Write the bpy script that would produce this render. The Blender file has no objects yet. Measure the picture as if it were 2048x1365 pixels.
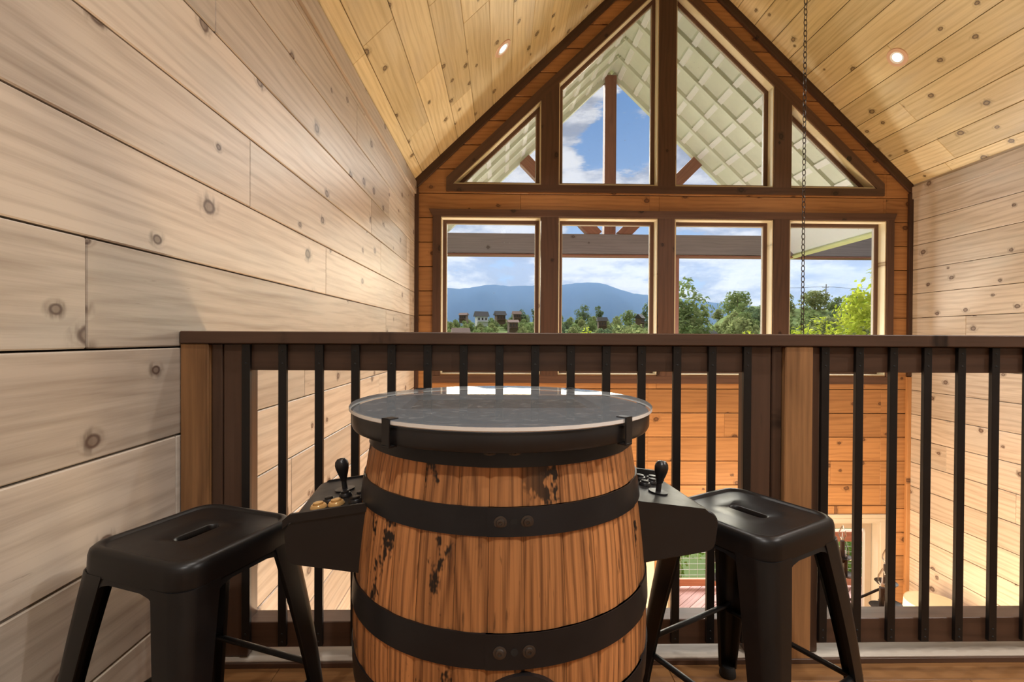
import bpy, math, random
from mathutils import Matrix, Vector
from math import sin, cos, pi, radians, sqrt, atan2, degrees

scene = bpy.context.scene
COL = scene.collection
RND = random.Random(7)

# ------------------------------------------------------------------ scene numbers (metres; loft floor is z = 0)
XL, XR = -1.002, 4.784          # side walls
YF = 5.65                       # inner face of the gable wall
XC = 1.893                      # ridge line
RIDGE, SL = 5.62, 0.96          # ridge height, roof slope
YB = -2.6                       # wall behind the loft
ZL = -3.5                       # lower floor
def roof_z(x): return RIDGE - SL*abs(x-XC)

# ------------------------------------------------------------------ materials
def sock(node, name):
    for s in node.inputs:
        if s.name == name: return s
    return None

class NT:
    def __init__(s, name):
        s.m = bpy.data.materials.new(name); s.m.use_nodes = True
        s.t = s.m.node_tree; s.t.nodes.clear()
    def n(s, typ, **kw):
        nd = s.t.nodes.new(typ)
        for k, v in kw.items():
            if k.startswith('i_'):
                nm = k[2:].replace('_', ' ')
                t = nd.inputs[int(nm)] if nm.isdigit() else sock(nd, nm)
                s.put(t, v)
            else: setattr(nd, k, v)
        return nd
    def put(s, t, v):
        if isinstance(v, bpy.types.NodeSocket): s.t.links.new(v, t)
        elif isinstance(v, (tuple, list)) and t.type == 'RGBA' and len(v) == 3: t.default_value = (*v, 1)
        else: t.default_value = v
    def math(s, op, a, b=None, c=None, clamp=False):
        nd = s.n('ShaderNodeMath', operation=op, use_clamp=clamp)
        for i, v in enumerate((a, b, c)):
            if v is not None: s.put(nd.inputs[i], v)
        return nd.outputs[0]
    def vmath(s, op, a, b=None):
        nd = s.n('ShaderNodeVectorMath', operation=op)
        s.put(nd.inputs[0], a)
        if b is not None: s.put(nd.inputs[1], b)
        return nd.outputs[0]
    def noise(s, vec, scale, detail=3, rough=.55, dist=0.0):
        nd = s.n('ShaderNodeTexNoise'); s.put(nd.inputs['Vector'], vec)
        nd.inputs['Scale'].default_value = scale; nd.inputs['Detail'].default_value = detail
        nd.inputs['Roughness'].default_value = rough; nd.inputs['Distortion'].default_value = dist
        return nd.outputs[0]
    def ramp(s, fac, stops, interp='LINEAR'):
        nd = s.n('ShaderNodeValToRGB'); s.put(nd.inputs[0], fac)
        cr = nd.color_ramp; cr.interpolation = interp
        while len(cr.elements) < len(stops): cr.elements.new(0.5)
        for e, (p, c) in zip(cr.elements, stops):
            e.position = p; e.color = (*c, 1) if isinstance(c, (tuple, list)) else (c, c, c, 1)
        return nd.outputs[0]
    def step(s, v, lo, hi):      # smooth map lo..hi -> 0..1 (lo may be above hi)
        nd = s.n('ShaderNodeMapRange', interpolation_type='SMOOTHSTEP')
        s.put(nd.inputs[0], v)
        if lo < hi: vals = (lo, hi, 0, 1)
        else: vals = (hi, lo, 1, 0)
        for i, x in enumerate(vals): nd.inputs[i+1].default_value = x
        return nd.outputs[0]
    def mix(s, fac, a, b, mode='MIX'):
        nd = s.n('ShaderNodeMix', data_type='RGBA', blend_type=mode)
        s.put(nd.inputs[0], fac); s.put(nd.inputs[6], a); s.put(nd.inputs[7], b)
        return nd.outputs[2]
    def attr(s, name, out='Vector'):
        nd = s.n('ShaderNodeAttribute', attribute_name=name); return nd.outputs[out]
    def out(s, sh, vol=None):
        o = s.n('ShaderNodeOutputMaterial')
        if sh is not None: s.t.links.new(sh, o.inputs[0])
        if vol is not None: s.t.links.new(vol, o.inputs[1])
        return s.m
    def principled(s, color, rough=.5, metal=0.0, spec=.5, bump=None, bump_s=.2, bump_d=.002, **kw):
        p = s.n('ShaderNodeBsdfPrincipled')
        s.put(p.inputs['Base Color'], color); s.put(p.inputs['Roughness'], rough)
        s.put(p.inputs['Metallic'], metal); s.put(p.inputs['Specular IOR Level'], spec)
        for k, v in kw.items(): s.put(p.inputs[k.replace('_', ' ')], v)
        if bump is not None:
            b = s.n('ShaderNodeBump'); s.put(b.inputs['Height'], bump)
            b.inputs['Strength'].default_value = bump_s; b.inputs['Distance'].default_value = bump_d
            s.t.links.new(b.outputs[0], p.inputs['Normal'])
        return p.outputs[0]

def wood(name, light, dark, knot=(.05, .025, .015), rough=.42, knots=.36, contrast=1.0, fine=55, tone=.35, spec=.4, rings=120,
         stains=0.0, stain_col=(.02, .012, .008), bump_s=.25, halo=1.0, grey=0.0):
    N = NT(name)
    P = N.attr('gr'); rb = N.attr('rb', 'Fac')
    Pw = N.vmath('MULTIPLY', P, (.75, 4.2, 4.2))
    warp = N.noise(Pw, 1.0, 3, .5)
    streak = N.noise(N.vmath('MULTIPLY', P, (2.2, fine, fine)), 1.0, 5, .62)
    blot = N.noise(N.vmath('MULTIPLY', P, (1.1, 5, 5)), 1.0, 3, .5)
    # knots: one voronoi cell each, only some kept
    vor = N.n('ShaderNodeTexVoronoi', voronoi_dimensions='2D', feature='F1')
    N.put(vor.inputs['Vector'], N.vmath('MULTIPLY', P, (3.4, 4.4, 1)))
    vor.inputs['Scale'].default_value = 1.0; vor.inputs['Randomness'].default_value = 1.0
    d = vor.outputs['Distance']
    sep = N.n('ShaderNodeSeparateColor'); N.put(sep.inputs[0], vor.outputs['Color'])
    keep = N.math('LESS_THAN', sep.outputs[0], knots)
    size = N.math('MULTIPLY_ADD', sep.outputs[1], .055, .035)
    dn = N.math('DIVIDE', d, size)
    wob = N.math('MULTIPLY_ADD', N.noise(N.vmath('MULTIPLY', P, (30, 30, 30)), 1.0, 2), .5, -.25)
    dn = N.math('ADD', dn, wob)
    core = N.math('MULTIPLY', N.step(dn, 1.05, .80), keep)
    edge = N.math('MULTIPLY', N.math('MULTIPLY', N.step(dn, 1.5, 1.0), N.step(dn, .55, .95)), keep)
    aura = N.math('MULTIPLY', N.step(dn, 3.0, 1.0), keep)
    smear = N.math('MULTIPLY', aura, N.step(N.noise(N.vmath('MULTIPLY', P, (34, 9, 9)), 1.0, 3, .6), .46, .66))
    fleck = N.step(N.noise(N.vmath('MULTIPLY', P, (7, 55, 55)), 1.0, 3, .6), .70, .78)
    sepP = N.n('ShaderNodeSeparateXYZ'); N.put(sepP.inputs[0], P)
    ph = N.math('ADD', N.math('MULTIPLY', N.math('MULTIPLY_ADD', warp, .22, sepP.outputs[1]), rings),
                N.math('MULTIPLY', aura, 5.0))
    ring = N.math('MULTIPLY_ADD', N.math('SINE', ph), .5, .5)
    ring = N.math('POWER', ring, 2.2)
    g = N.math('ADD', N.math('MULTIPLY', N.math('SUBTRACT', streak, .5), 1.25*contrast),
               N.math('MULTIPLY', ring, .30*contrast))
    g = N.math('ADD', g, N.math('MULTIPLY_ADD', blot, .9, -.33), clamp=True)
    c = N.mix(g, light, dark)
    if grey:
        gm = N.step(N.noise(N.vmath('MULTIPLY', P, (1.3, 3.5, 3.5)), 1.0, 2), .5, .75)
        lum = tuple(.9*(light[0]*.3+light[1]*.5+light[2]*.2)*k for k in (1.02, 1.0, .92))
        c = N.mix(N.math('MULTIPLY', gm, grey), c, lum)
    tn = N.math('MULTIPLY_ADD', rb, tone*2, 1-tone)
    comb = N.n('ShaderNodeCombineColor')
    for i in range(3): N.put(comb.inputs[i], tn)
    c = N.mix(1.0, c, comb.outputs[0], 'MULTIPLY')
    mid = tuple(.55*a for a in dark)
    c = N.mix(N.math('MULTIPLY', aura, .22*halo), c, mid)
    c = N.mix(N.math('MULTIPLY', smear, .75*halo), c, tuple(.8*a for a in mid))
    c = N.mix(N.math('MULTIPLY', fleck, .45*halo), c, mid)
    c = N.mix(N.math('MULTIPLY', core, .8), c, tuple(.45*a+.55*b for a, b in zip(dark, knot)))
    c = N.mix(N.math('MULTIPLY', edge, .9), c, knot)
    if stains:
        sn = N.noise(N.vmath('MULTIPLY', P, (9, 16, 16)), 1.0, 4, .7)
        sm = N.step(sn, .565, .62)
        big = N.step(N.noise(N.vmath('MULTIPLY', P, (2.4, 2.4, 2.4)), 1.0, 1), .46, .60)
        ds = N.step(N.noise(N.vmath('MULTIPLY', P, (20, 160, 160)), 1.0, 2), .62, .75)
        c = N.mix(N.math('MULTIPLY', N.math('MULTIPLY', sm, big), stains), c, stain_col)
        c = N.mix(N.math('MULTIPLY', ds, stains*.55), c, stain_col)
    rg = N.math('MULTIPLY_ADD', streak, .18, rough-.09)
    return N.out(N.principled(c, rg, 0, spec, bump=g, bump_s=bump_s, bump_d=.0015))

def plain(name, col, rough=.5, metal=0.0, spec=.5, var=.15, scale=18, bump=0.0):
    N = NT(name)
    tc = N.n('ShaderNodeTexCoord').outputs['Object']
    nz = N.noise(tc, scale, 4, .6)
    c = N.mix(nz, tuple(a*(1-var) for a in col), tuple(min(1, a*(1+var)) for a in col))
    r = N.math('MULTIPLY_ADD', nz, .16, rough-.08)
    return N.out(N.principled(c, r, metal, spec, bump=nz if bump else None, bump_s=bump))

def pane_glass(name, speck=0.0):
    N = NT(name)
    fr = N.n('ShaderNodeFresnel'); fr.inputs[0].default_value = 1.45
    tr = N.n('ShaderNodeBsdfTransparent'); gl = N.n('ShaderNodeBsdfGlossy'); gl.inputs['Roughness'].default_value = .01
    mx = N.n('ShaderNodeMixShader')
    N.put(mx.inputs[0], N.math('MULTIPLY', fr.outputs[0], .8)); N.t.links.new(tr.outputs[0], mx.inputs[1]); N.t.links.new(gl.outputs[0], mx.inputs[2])
    sh = mx.outputs[0]
    if speck:
        tc = N.n('ShaderNodeTexCoord').outputs['Object']
        v = N.n('ShaderNodeTexVoronoi', feature='F1'); N.put(v.inputs['Vector'], tc); v.inputs['Scale'].default_value = 17
        big = N.step(N.noise(tc, 3.0, 3), .50, .72)
        m = N.math('MULTIPLY', N.math('MULTIPLY', N.step(v.outputs['Distance'], .11, .06), big), speck)
        df = N.n('ShaderNodeBsdfDiffuse'); df.inputs[0].default_value = (.8, .8, .78, 1)
        m2 = N.n('ShaderNodeMixShader'); N.put(m2.inputs[0], m); N.t.links.new(sh, m2.inputs[1]); N.t.links.new(df.outputs[0], m2.inputs[2])
        sh = m2.outputs[0]
    return N.out(sh)

def leaf_mat(name, c1, c2, trans=.35):
    N = NT(name)
    rb = N.attr('rb', 'Fac')
    c = N.mix(rb, c1, c2)
    d = N.n('ShaderNodeBsdfDiffuse'); N.put(d.inputs[0], c)
    t = N.n('ShaderNodeBsdfTranslucent'); N.put(t.inputs[0], c)
    m = N.n('ShaderNodeMixShader'); m.inputs[0].default_value = trans
    N.t.links.new(d.outputs[0], m.inputs[1]); N.t.links.new(t.outputs[0], m.inputs[2])
    return N.out(m.outputs[0])

M = {}
M['wall'] = wood('lit_tone_pine', (.53, .462, .39), (.31, .25, .197), (.085, .05, .04), rough=.40, tone=.15, grey=.45, contrast=1.2, knots=.40)  # same pine as the gable wall; window light put into its colour
M['wall_f'] = wood('shade_tone_pine', (.40, .205, .082), (.21, .096, .038), (.06, .025, .014), rough=.42, tone=.16, knots=.38)  # same pine as the side walls; backlit shade put into its colour
M['ceil'] = wood('honey_pine', (.63, .525, .31), (.38, .29, .14), (.085, .05, .028), rough=.38, tone=.14, knots=.40, grey=.2)
M['jamb'] = wood('raw_pine', (.72, .66, .48), (.58, .50, .32), (.2, .12, .06), rough=.5, tone=.06, knots=.12)
M['trim'] = wood('walnut_stained_pine', (.095, .052, .036), (.046, .025, .018), (.012, .007, .005), rough=.38, tone=.2, knots=.25)
M['trimd'] = wood('dark_walnut_trim', (.055, .028, .019), (.024, .013, .010), (.01, .006, .005), rough=.36, tone=.2, knots=.25)
M['rail'] = wood('dark_rail_pine', (.093, .051, .033), (.042, .023, .015), (.012, .007, .005), rough=.38, tone=.16, knots=.2)
M['post'] = wood('rail_post_pine', (.34, .175, .075), (.10, .048, .022), (.015, .008, .005), rough=.36, tone=.12, knots=.22, contrast=1.25)
M['floor'] = wood('brown_plank_floor', (.30, .145, .055), (.085, .036, .015), (.03, .015, .01), rough=.30, tone=.3, knots=.3, contrast=1.3)
M['oak'] = wood('charred_oak_staves', (.56, .245, .088), (.125, .045, .016), (.02, .01, .006), rough=.46, tone=.22, knots=.02, contrast=1.7,
                fine=210, rings=300, stains=1.0, bump_s=.5)
M['porchwood'] = wood('red_brown_porch_timber', (.30, .13, .085), (.17, .07, .05), rough=.6, tone=.15, knots=.15)
M['beamgrey'] = wood('dark_porch_beam', (.28, .235, .235), (.19, .158, .158), rough=.65, tone=.1, knots=.1)
M['deck'] = wood('reddish_deck_board', (.50, .27, .22), (.32, .15, .12), rough=.6, tone=.25, knots=.1)
M['deckrail'] = wood('orange_deck_rail', (.62, .24, .12), (.42, .14, .06), rough=.55, tone=.12, knots=.1)
M['soffit'] = plain('pale_green_soffit_paint', (.74, .76, .61), .7, var=.07, scale=9)
M['batten'] = plain('lit_soffit_paint', (.86, .85, .78), .7, var=.05)  # same paint as the soffit; the light battens catch is put into the colour
M['gutter'] = plain('pale_yellow_green_trim', (.62, .64, .30), .6, var=.06)
M['sidewhite'] = plain('off_white_paint', (.72, .73, .70), .6, var=.04)
M['winframe'] = plain('brown_window_frame', (.10, .050, .035), .45, var=.12)
M['doorpaint'] = plain('cream_door_paint', (.45, .40, .33), .45, var=.05)
M['doorleaf'] = plain('tan_door_leaf', (.33, .27, .21), .45, var=.06)
M['metal'] = plain('black_powder_coated_steel', (.010, .009, .009), .38, 0.2, .5, var=.3, scale=30)
M['stool'] = plain('black_stool_steel', (.0085, .0075, .0075), .36, 0.15, .42, var=.35, scale=22)
M['hoop'] = plain('dark_hoop_steel', (.020, .0195, .022), .36, .45, .5, var=.3, scale=14)
M['blackp'] = plain('black_plastic', (.014, .013, .014), .32, 0, .5, var=.2, scale=40)
M['blackm'] = plain('matt_black_panel', (.011, .010, .0105), .42, 0, .5, var=.2, scale=30)
M['toppanel'] = plain('grey_black_table_top', (.10, .116, .14), .45, 0, .5, var=.25, scale=25)
M['screen'] = plain('dark_screen', (.005, .005, .006), .15, 0, .5, var=.2)
M['gold'] = plain('gold_button_plastic', (.62, .36, .13), .25, .15, .6, var=.1)
M['rubber'] = plain('black_rubber', (.012, .012, .012), .7, var=.2)
M['bolt'] = plain('worn_bolt_steel', (.10, .085, .075), .45, .8, .5, var=.3)
M['bronze'] = plain('dark_bronze', (.030, .021, .016), .38, .7, .5, var=.25)
M['chain'] = plain('dark_chain_iron', (.045, .034, .028), .4, .75, .5, var=.25)
M['candle'] = plain('dark_candle_sleeve', (.04, .022, .016), .5, var=.15)
M['glass'] = pane_glass('window_glass', .55)
M['bulb'] = pane_glass('clear_bulb_glass')
M['dirt'] = plain('dark_backing', (.03, .02, .014), .9)
M['cream'] = plain('cream_shade_fabric', (.80, .70, .48), .8, var=.05)
M['canrim'] = plain('copper_tinted_can_rim', (.62, .42, .30), .4, 0, .5, var=.05)
M['lens'] = None
M['wire'] = plain('galvanised_wire', (.72, .72, .72), .4, .5)
M['roofd'] = plain('dark_shingle', (.06, .055, .055), .9, scale=3)
M['roofb'] = plain('brown_shingle', (.22, .14, .11), .9, scale=3)
M['housew'] = plain('white_siding', (.72, .72, .74), .8, var=.05)
M['houseb'] = plain('brown_log_siding', (.13, .075, .05), .8, var=.15)
M['bark'] = plain('bark', (.09, .065, .045), .9, scale=6)
M['ground'] = plain('grassy_ground', (.13, .17, .07), .95, spec=0.0, var=.4, scale=.3)
M['mount'] = plain('forested_mountain', (.024, .040, .040), .95, spec=0.0, var=.25, scale=.006)
M['pole'] = plain('grey_utility_pole', (.2, .17, .15), .8)
M['leafA'] = leaf_mat('mid_green_leaves', (.12, .18, .06), (.26, .31, .13))
M['leafB'] = leaf_mat('blue_green_leaves', (.09, .14, .075), (.17, .22, .12))
M['leafC'] = leaf_mat('olive_green_leaves', (.17, .20, .08), (.30, .33, .14))
M['leafY'] = leaf_mat('yellow_green_leaves', (.27, .34, .03), (.47, .50, .07), .45)
M['leafG'] = leaf_mat('bright_shrub_leaves', (.12, .25, .04), (.30, .42, .10), .4)

def emis(name, col, strength):
    N = NT(name); e = N.n('ShaderNodeEmission'); N.put(e.inputs[0], col); e.inputs[1].default_value = strength
    return N.out(e.outputs[0])
M['lens'] = emis('lit_lamp_lens', (1, .93, .80), 5.0)

def table_glass():
    N = NT('table_glass')
    fr = N.n('ShaderNodeFresnel'); fr.inputs[0].default_value = 1.45
    tr = N.n('ShaderNodeBsdfTransparent'); tr.inputs[0].default_value = (.93, .95, .95, 1)
    gl = N.n('ShaderNodeBsdfGlossy'); gl.inputs['Roughness'].default_value = .02
    mx = N.n('ShaderNodeMixShader'); N.put(mx.inputs[0], fr.outputs[0]); N.t.links.new(tr.outputs[0], mx.inputs[1]); N.t.links.new(gl.outputs[0], mx.inputs[2])
    df = N.n('ShaderNodeBsdfDiffuse'); df.inputs[0].default_value = (.62, .64, .66, 1)
    tc = N.n('ShaderNodeTexCoord').outputs['Object']
    dust = N.math('MULTIPLY_ADD', N.step(N.noise(tc, 60, 4, .7), .5, .8), .16, .09)
    m2 = N.n('ShaderNodeMixShader'); N.put(m2.inputs[0], dust); N.t.links.new(mx.outputs[0], m2.inputs[1]); N.t.links.new(df.outputs[0], m2.inputs[2])
    return N.out(m2.outputs[0])
M['tglass'] = table_glass()
M['gedge'] = plain('pale_glass_edge', (.93, .93, .91), .25, 0, .6, var=.05)

# ------------------------------------------------------------------ mesh builder
def offset_poly(P, d):
    """inset a convex polygon (list of 2D points) by d"""
    n = len(P); A = sum(P[i][0]*P[(i+1) % n][1]-P[(i+1) % n][0]*P[i][1] for i in range(n))
    s = 1 if A > 0 else -1; out = []
    for i in range(n):
        p0, p1, p2 = P[i-1], P[i], P[(i+1) % n]
        def nrm(a, b):
            dx, dy = b[0]-a[0], b[1]-a[1]; L = math.hypot(dx, dy) or 1e-9
            return (-dy/L*s, dx/L*s)
        n1, n2 = nrm(p0, p1), nrm(p1, p2)
        k = 1+n1[0]*n2[0]+n1[1]*n2[1]
        k = max(k, .25)
        out.append((p1[0]+d*(n1[0]+n2[0])/k, p1[1]+d*(n1[1]+n2[1])/k))
    return out

def clip_half(P, a, b, c):
    """keep the part of convex polygon P with a*x+b*y+c >= 0"""
    out = []
    for i in range(len(P)):
        p, q = P[i], P[(i+1) % len(P)]
        fp, fq = a*p[0]+b*p[1]+c, a*q[0]+b*q[1]+c
        if fp >= 0: out.append(p)
        if (fp > 0 and fq < 0) or (fp < 0 and fq > 0):
            t = fp/(fp-fq); out.append((p[0]+t*(q[0]-p[0]), p[1]+t*(q[1]-p[1])))
    return out

def area(P): return abs(sum(P[i][0]*P[(i+1) % len(P)][1]-P[(i+1) % len(P)][0]*P[i][1] for i in range(len(P))))/2 if len(P) > 2 else 0

def subtract(P, H):
    """convex P minus convex counter-clockwise H -> convex pieces"""
    res = []; cur = P
    for i in range(len(H)):
        p, q = H[i], H[(i+1) % len(H)]
        a, b = -(q[1]-p[1]), (q[0]-p[0]); c = -(a*p[0]+b*p[1])
        o = clip_half(cur, -a, -b, -c)
        if area(o) > 2e-5: res.append(o)
        cur = clip_half(cur, a, b, c)
        if area(cur) < 2e-5: return res
    return res

class MB:
    def __init__(s): s.v = []; s.f = []; s.mi = []; s.gr = []; s.rb = []; s.sm = []
    def add(s, verts, faces, mat=0, gr=None, rb=None, smooth=False, X=None):
        b = len(s.v); r = RND.random() if rb is None else rb
        if gr is None: gr = [(v[0], v[1], v[2]) for v in verts]
        for v in verts:
            v = Vector(v)
            if X is not None: v = X @ v
            s.v.append(v)
        s.gr += gr
        s.rb += ([r]*len(verts)) if not isinstance(r, (list, tuple)) else list(r)
        for f in faces: s.f.append(tuple(i+b for i in f)); s.mi.append(mat); s.sm.append(smooth)
    def grain(s, verts, axis):
        o = (RND.uniform(0, 40), RND.uniform(0, 40), RND.uniform(0, 40))
        A = {'x': (0, 2, 1), 'y': (1, 2, 0), 'z': (2, 0, 1), 'X': (0, 1, 2), 'Y': (1, 0, 2), 'Z': (2, 1, 0)}[axis]
        return [(v[A[0]]+o[0], v[A[1]]+o[1], v[A[2]]+o[2]) for v in verts]
    def box(s, x0, x1, y0, y1, z0, z1, axis='x', ch=0.0, mat=0, X=None, rb=None):
        if ch <= 0:
            v = [(x, y, z) for x in (x0, x1) for y in (y0, y1) for z in (z0, z1)]
            f = [(0, 1, 3, 2), (4, 6, 7, 5), (0, 4, 5, 1), (2, 3, 7, 6), (0, 2, 6, 4), (1, 5, 7, 3)]
            s.add(v, f, mat, s.grain(v, axis), rb, False, X); return
        lo, hi = (x0, y0, z0), (x1, y1, z1); v = []; idx = {}
        for i in (0, 1):
            for j in (0, 1):
                for k in (0, 1):
                    c = [hi[a] if b else lo[a] for a, b in enumerate((i, j, k))]
                    sg = [-1 if b else 1 for b in (i, j, k)]
                    for a in range(3):      # vertex lying on the face normal to axis a
                        p = [c[t]+(0 if t == a else sg[t]*ch) for t in range(3)]
                        idx[(i, j, k, a)] = len(v); v.append(tuple(p))
        F = []
        for a in range(3):
            b_, c_ = (a+1) % 3, (a+2) % 3
            for e in (0, 1):
                q = []
                for (m, n) in ((0, 0), (1, 0), (1, 1), (0, 1)):
                    key = [0, 0, 0]; key[a] = e; key[b_] = m; key[c_] = n; q.append(idx[(*key, a)])
                F.append(tuple(q if e else q[::-1]))
        for a in range(3):
            b_, c_ = (a+1) % 3, (a+2) % 3
            for m in (0, 1):
                for n in (0, 1):
                    k0 = [0, 0, 0]; k1 = [0, 0, 0]
                    k0[b_] = k1[b_] = m; k0[c_] = k1[c_] = n; k0[a] = 0; k1[a] = 1
                    q = [idx[(*k0, b_)], idx[(*k1, b_)], idx[(*k1, c_)], idx[(*k0, c_)]]
                    F.append(tuple(q if (m ^ n) == 0 else q[::-1]))
        for i in (0, 1):
            for j in (0, 1):
                for k in (0, 1):
                    q = [idx[(i, j, k, a)] for a in range(3)]
                    F.append(tuple(q if (i+j+k) % 2 else q[::-1]))
        s.add(v, F, mat, s.grain(v, axis), rb, False, X)
    def prism(s, P, d0, d1, mp, ch=0.0, mat=0, gdir=(1, 0), rb=None):
        """polygon P (2D) extruded from depth d0 (front) to d1; mp(a, b, d) -> 3D; chamfer at the front"""
        n = len(P); v = []; g = []
        o = (RND.uniform(0, 40), RND.uniform(0, 40), RND.uniform(0, 40))
        rings = [(offset_poly(P, ch) if ch else P, d0)]
        if ch: rings.append((P, d0+(ch if d1 > d0 else -ch)))
        rings.append((P, d1))
        for Q, d in rings:
            for a, b in Q:
                v.append(mp(a, b, d)); g.append((a*gdir[0]+b*gdir[1]+o[0], -a*gdir[1]+b*gdir[0]+o[1], d+o[2]))
        F = [tuple(range(n))[::-1]]
        for r in range(len(rings)-1):
            for i in range(n):
                j = (i+1) % n; F.append((r*n+i, r*n+j, (r+1)*n+j, (r+1)*n+i))
        F.append(tuple(range((len(rings)-1)*n, len(rings)*n)))
        s.add(v, F, mat, g, rb)
    def ring(s, O, I, d0, d1, mp, mat=0):
        """frame between outer polygon O and inner polygon I (same count), extruded; each side a board"""
        n = len(O)
        for i in range(n):
            j = (i+1) % n
            Q = [O[i], O[j], I[j], I[i]]
            dx, dy = O[j][0]-O[i][0], O[j][1]-O[i][1]; L = math.hypot(dx, dy)
            s.prism(Q, d0, d1, mp, 0, mat, (dx/L, dy/L))
    def tube(s, path, r, n=8, mat=0, closed=False, X=None, flat=None):
        path = [Vector(p) for p in path]; m = len(path); v = []
        rr = r if isinstance(r, (list, tuple)) else [r]*m
        up = None
        for i, p in enumerate(path):
            if closed: t = path[(i+1) % m]-path[i-1]
            else: t = path[min(i+1, m-1)]-path[max(i-1, 0)]
            t.normalize()
            if up is None: up = Vector((0, 0, 1)) if abs(t.z) < .9 else Vector((1, 0, 0))
            a = t.cross(up)
            if a.length < 1e-6: a = t.orthogonal()
            a.normalize(); b = a.cross(t).normalized(); up = b
            for k in range(n):
                w = 2*pi*k/n; v.append(p+a*(rr[i]*cos(w))+b*(rr[i]*sin(w)*(flat or 1)))
        F = []
        for i in range(m if closed else m-1):
            for k in range(n):
                i2 = (i+1) % m; F.append((i*n+k, i*n+(k+1) % n, i2*n+(k+1) % n, i2*n+k))
        if not closed: F.append(tuple(range(n))[::-1]); F.append(tuple(range((m-1)*n, m*n)))
        s.add(v, F, mat, None, None, True, X)
    def lathe(s, prof, n=24, mat=0, X=None, a0=0.0, a1=2*pi, caps=True, smooth=True):
        full = abs(a1-a0-2*pi) < 1e-6; cnt = n if full else n+1; v = []
        for (r, z) in prof:
            for k in range(cnt):
                w = a0+(a1-a0)*k/n; v.append((r*cos(w), r*sin(w), z))
        F = []
        for i in range(len(prof)-1):
            for k in range(n):
                k2 = (k+1) % cnt; F.append((i*cnt+k, i*cnt+k2, (i+1)*cnt+k2, (i+1)*cnt+k))
        if caps and full: F.append(tuple(range(cnt))[::-1]); F.append(tuple(range((len(prof)-1)*cnt, len(prof)*cnt)))
        s.add(v, F, mat, None, None, smooth, X)
    def loft(s, loops, mat=0, cap0=False, cap1=False, X=None, smooth=True):
        n = len(loops[0]); v = [p for L in loops for p in L]; F = []
        for i in range(len(loops)-1):
            for k in range(n):
                j = (k+1) % n; F.append((i*n+k, i*n+j, (i+1)*n+j, (i+1)*n+k))
        if cap0: F.append(tuple(range(n))[::-1])
        if cap1: F.append(tuple(range((len(loops)-1)*n, len(loops)*n)))
        s.add(v, F, mat, None, None, smooth, X)
    def build(s, name, mats, parent=None, angle=35, at=None, kind=None, fix=True):
        if not isinstance(mats, (list, tuple)): mats = [mats]
        me = bpy.data.meshes.new(name)
        if at == 'base':
            xs = [v.x for v in s.v]; ys = [v.y for v in s.v]; zs = [v.z for v in s.v]
            at = Vector(((min(xs)+max(xs))/2, (min(ys)+max(ys))/2, min(zs)))
        o0 = Vector(at) if at is not None else Vector((0, 0, 0))
        me.from_pydata([v-o0 for v in s.v], [], s.f)
        for m in mats: me.materials.append(m)
        me.polygons.foreach_set('material_index', s.mi)
        ga = me.attributes.new('gr', 'FLOAT_VECTOR', 'POINT'); ga.data.foreach_set('vector', [c for g in s.gr for c in g])
        ra = me.attributes.new('rb', 'FLOAT', 'POINT'); ra.data.foreach_set('value', s.rb)
        me.polygons.foreach_set('use_smooth', s.sm)
        if fix:
            import bmesh
            bm = bmesh.new(); bm.from_mesh(me); bmesh.ops.recalc_face_normals(bm, faces=bm.faces); bm.to_mesh(me); bm.free()
        if any(s.sm):
            me.set_sharp_from_angle(angle=radians(angle)); me.polygons.foreach_set('use_smooth', s.sm)
        me.update()
        o = bpy.data.objects.new(name, me); COL.objects.link(o)
        o.location = o0
        if parent is not None: o.parent = parent
        if kind: o['kind'] = kind
        return o

def tag(o, label=None, cat=None, group=None, kind=None):
    if label: o['label'] = label
    if cat: o['category'] = cat
    if group: o['group'] = group
    if kind: o['kind'] = kind
    return o

def empty(name, loc=(0, 0, 0), rz=0.0, label=None, cat=None, group=None, kind=None):
    o = bpy.data.objects.new(name, None); COL.objects.link(o)
    o.location = loc; o.rotation_euler = (0, 0, rz); o.empty_display_size = .1
    return tag(o, label, cat, group, kind)

KIDS = {}
def copy_tree(o, parent=None):
    c = o.copy(); COL.objects.link(c)
    if parent is not None:
        c.parent = parent
    for ch in list(o.children): copy_tree(ch, c)
    return c

def RX(a): return Matrix.Rotation(a, 4, 'X')
def RY(a): return Matrix.Rotation(a, 4, 'Y')
def RZ(a): return Matrix.Rotation(a, 4, 'Z')
def T(x, y, z): return Matrix.Translation((x, y, z))

# ------------------------------------------------------------------ side walls (boards run away from the camera)
def side_wall(name, x, sgn, z_ref, pitch, y0, mat):
    b = MB(); gap = .0025
    k = math.floor((ZL-z_ref)/pitch)
    while True:
        z0 = z_ref+k*pitch; z1 = z0+pitch; k += 1
        if z0 > 2.95: break
        z0c, z1c = max(z0, ZL), min(z1, 2.96)
        ys = [y0]; y = y0+RND.uniform(.6, 2.6)
        while y < YF-.25: ys.append(y); y += RND.uniform(1.3, 3.4)
        ys.append(YF+.02)
        for a, c in zip(ys, ys[1:]):
            xa, xb = (x-.03, x) if sgn > 0 else (x, x+.03)
            b.box(xa, xb, a+.0006, c-.0006, z0c+gap, z1c-gap, 'y', .0035)
    xa, xb = (x-.16, x-.028) if sgn > 0 else (x+.028, x+.16)
    b.box(xa, xb, y0-.2, YF+.17, ZL-.1, 3.1, 'y', 0, 1)
    return b.build(name, [mat, M['dirt']], kind='structure')

side_wall('wall_left', XL, 1, 1.006, .2725, YB, M['wall'])
side_wall('wall_right', XR, -1, 2.69, .28, YB, M['wall'])

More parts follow.
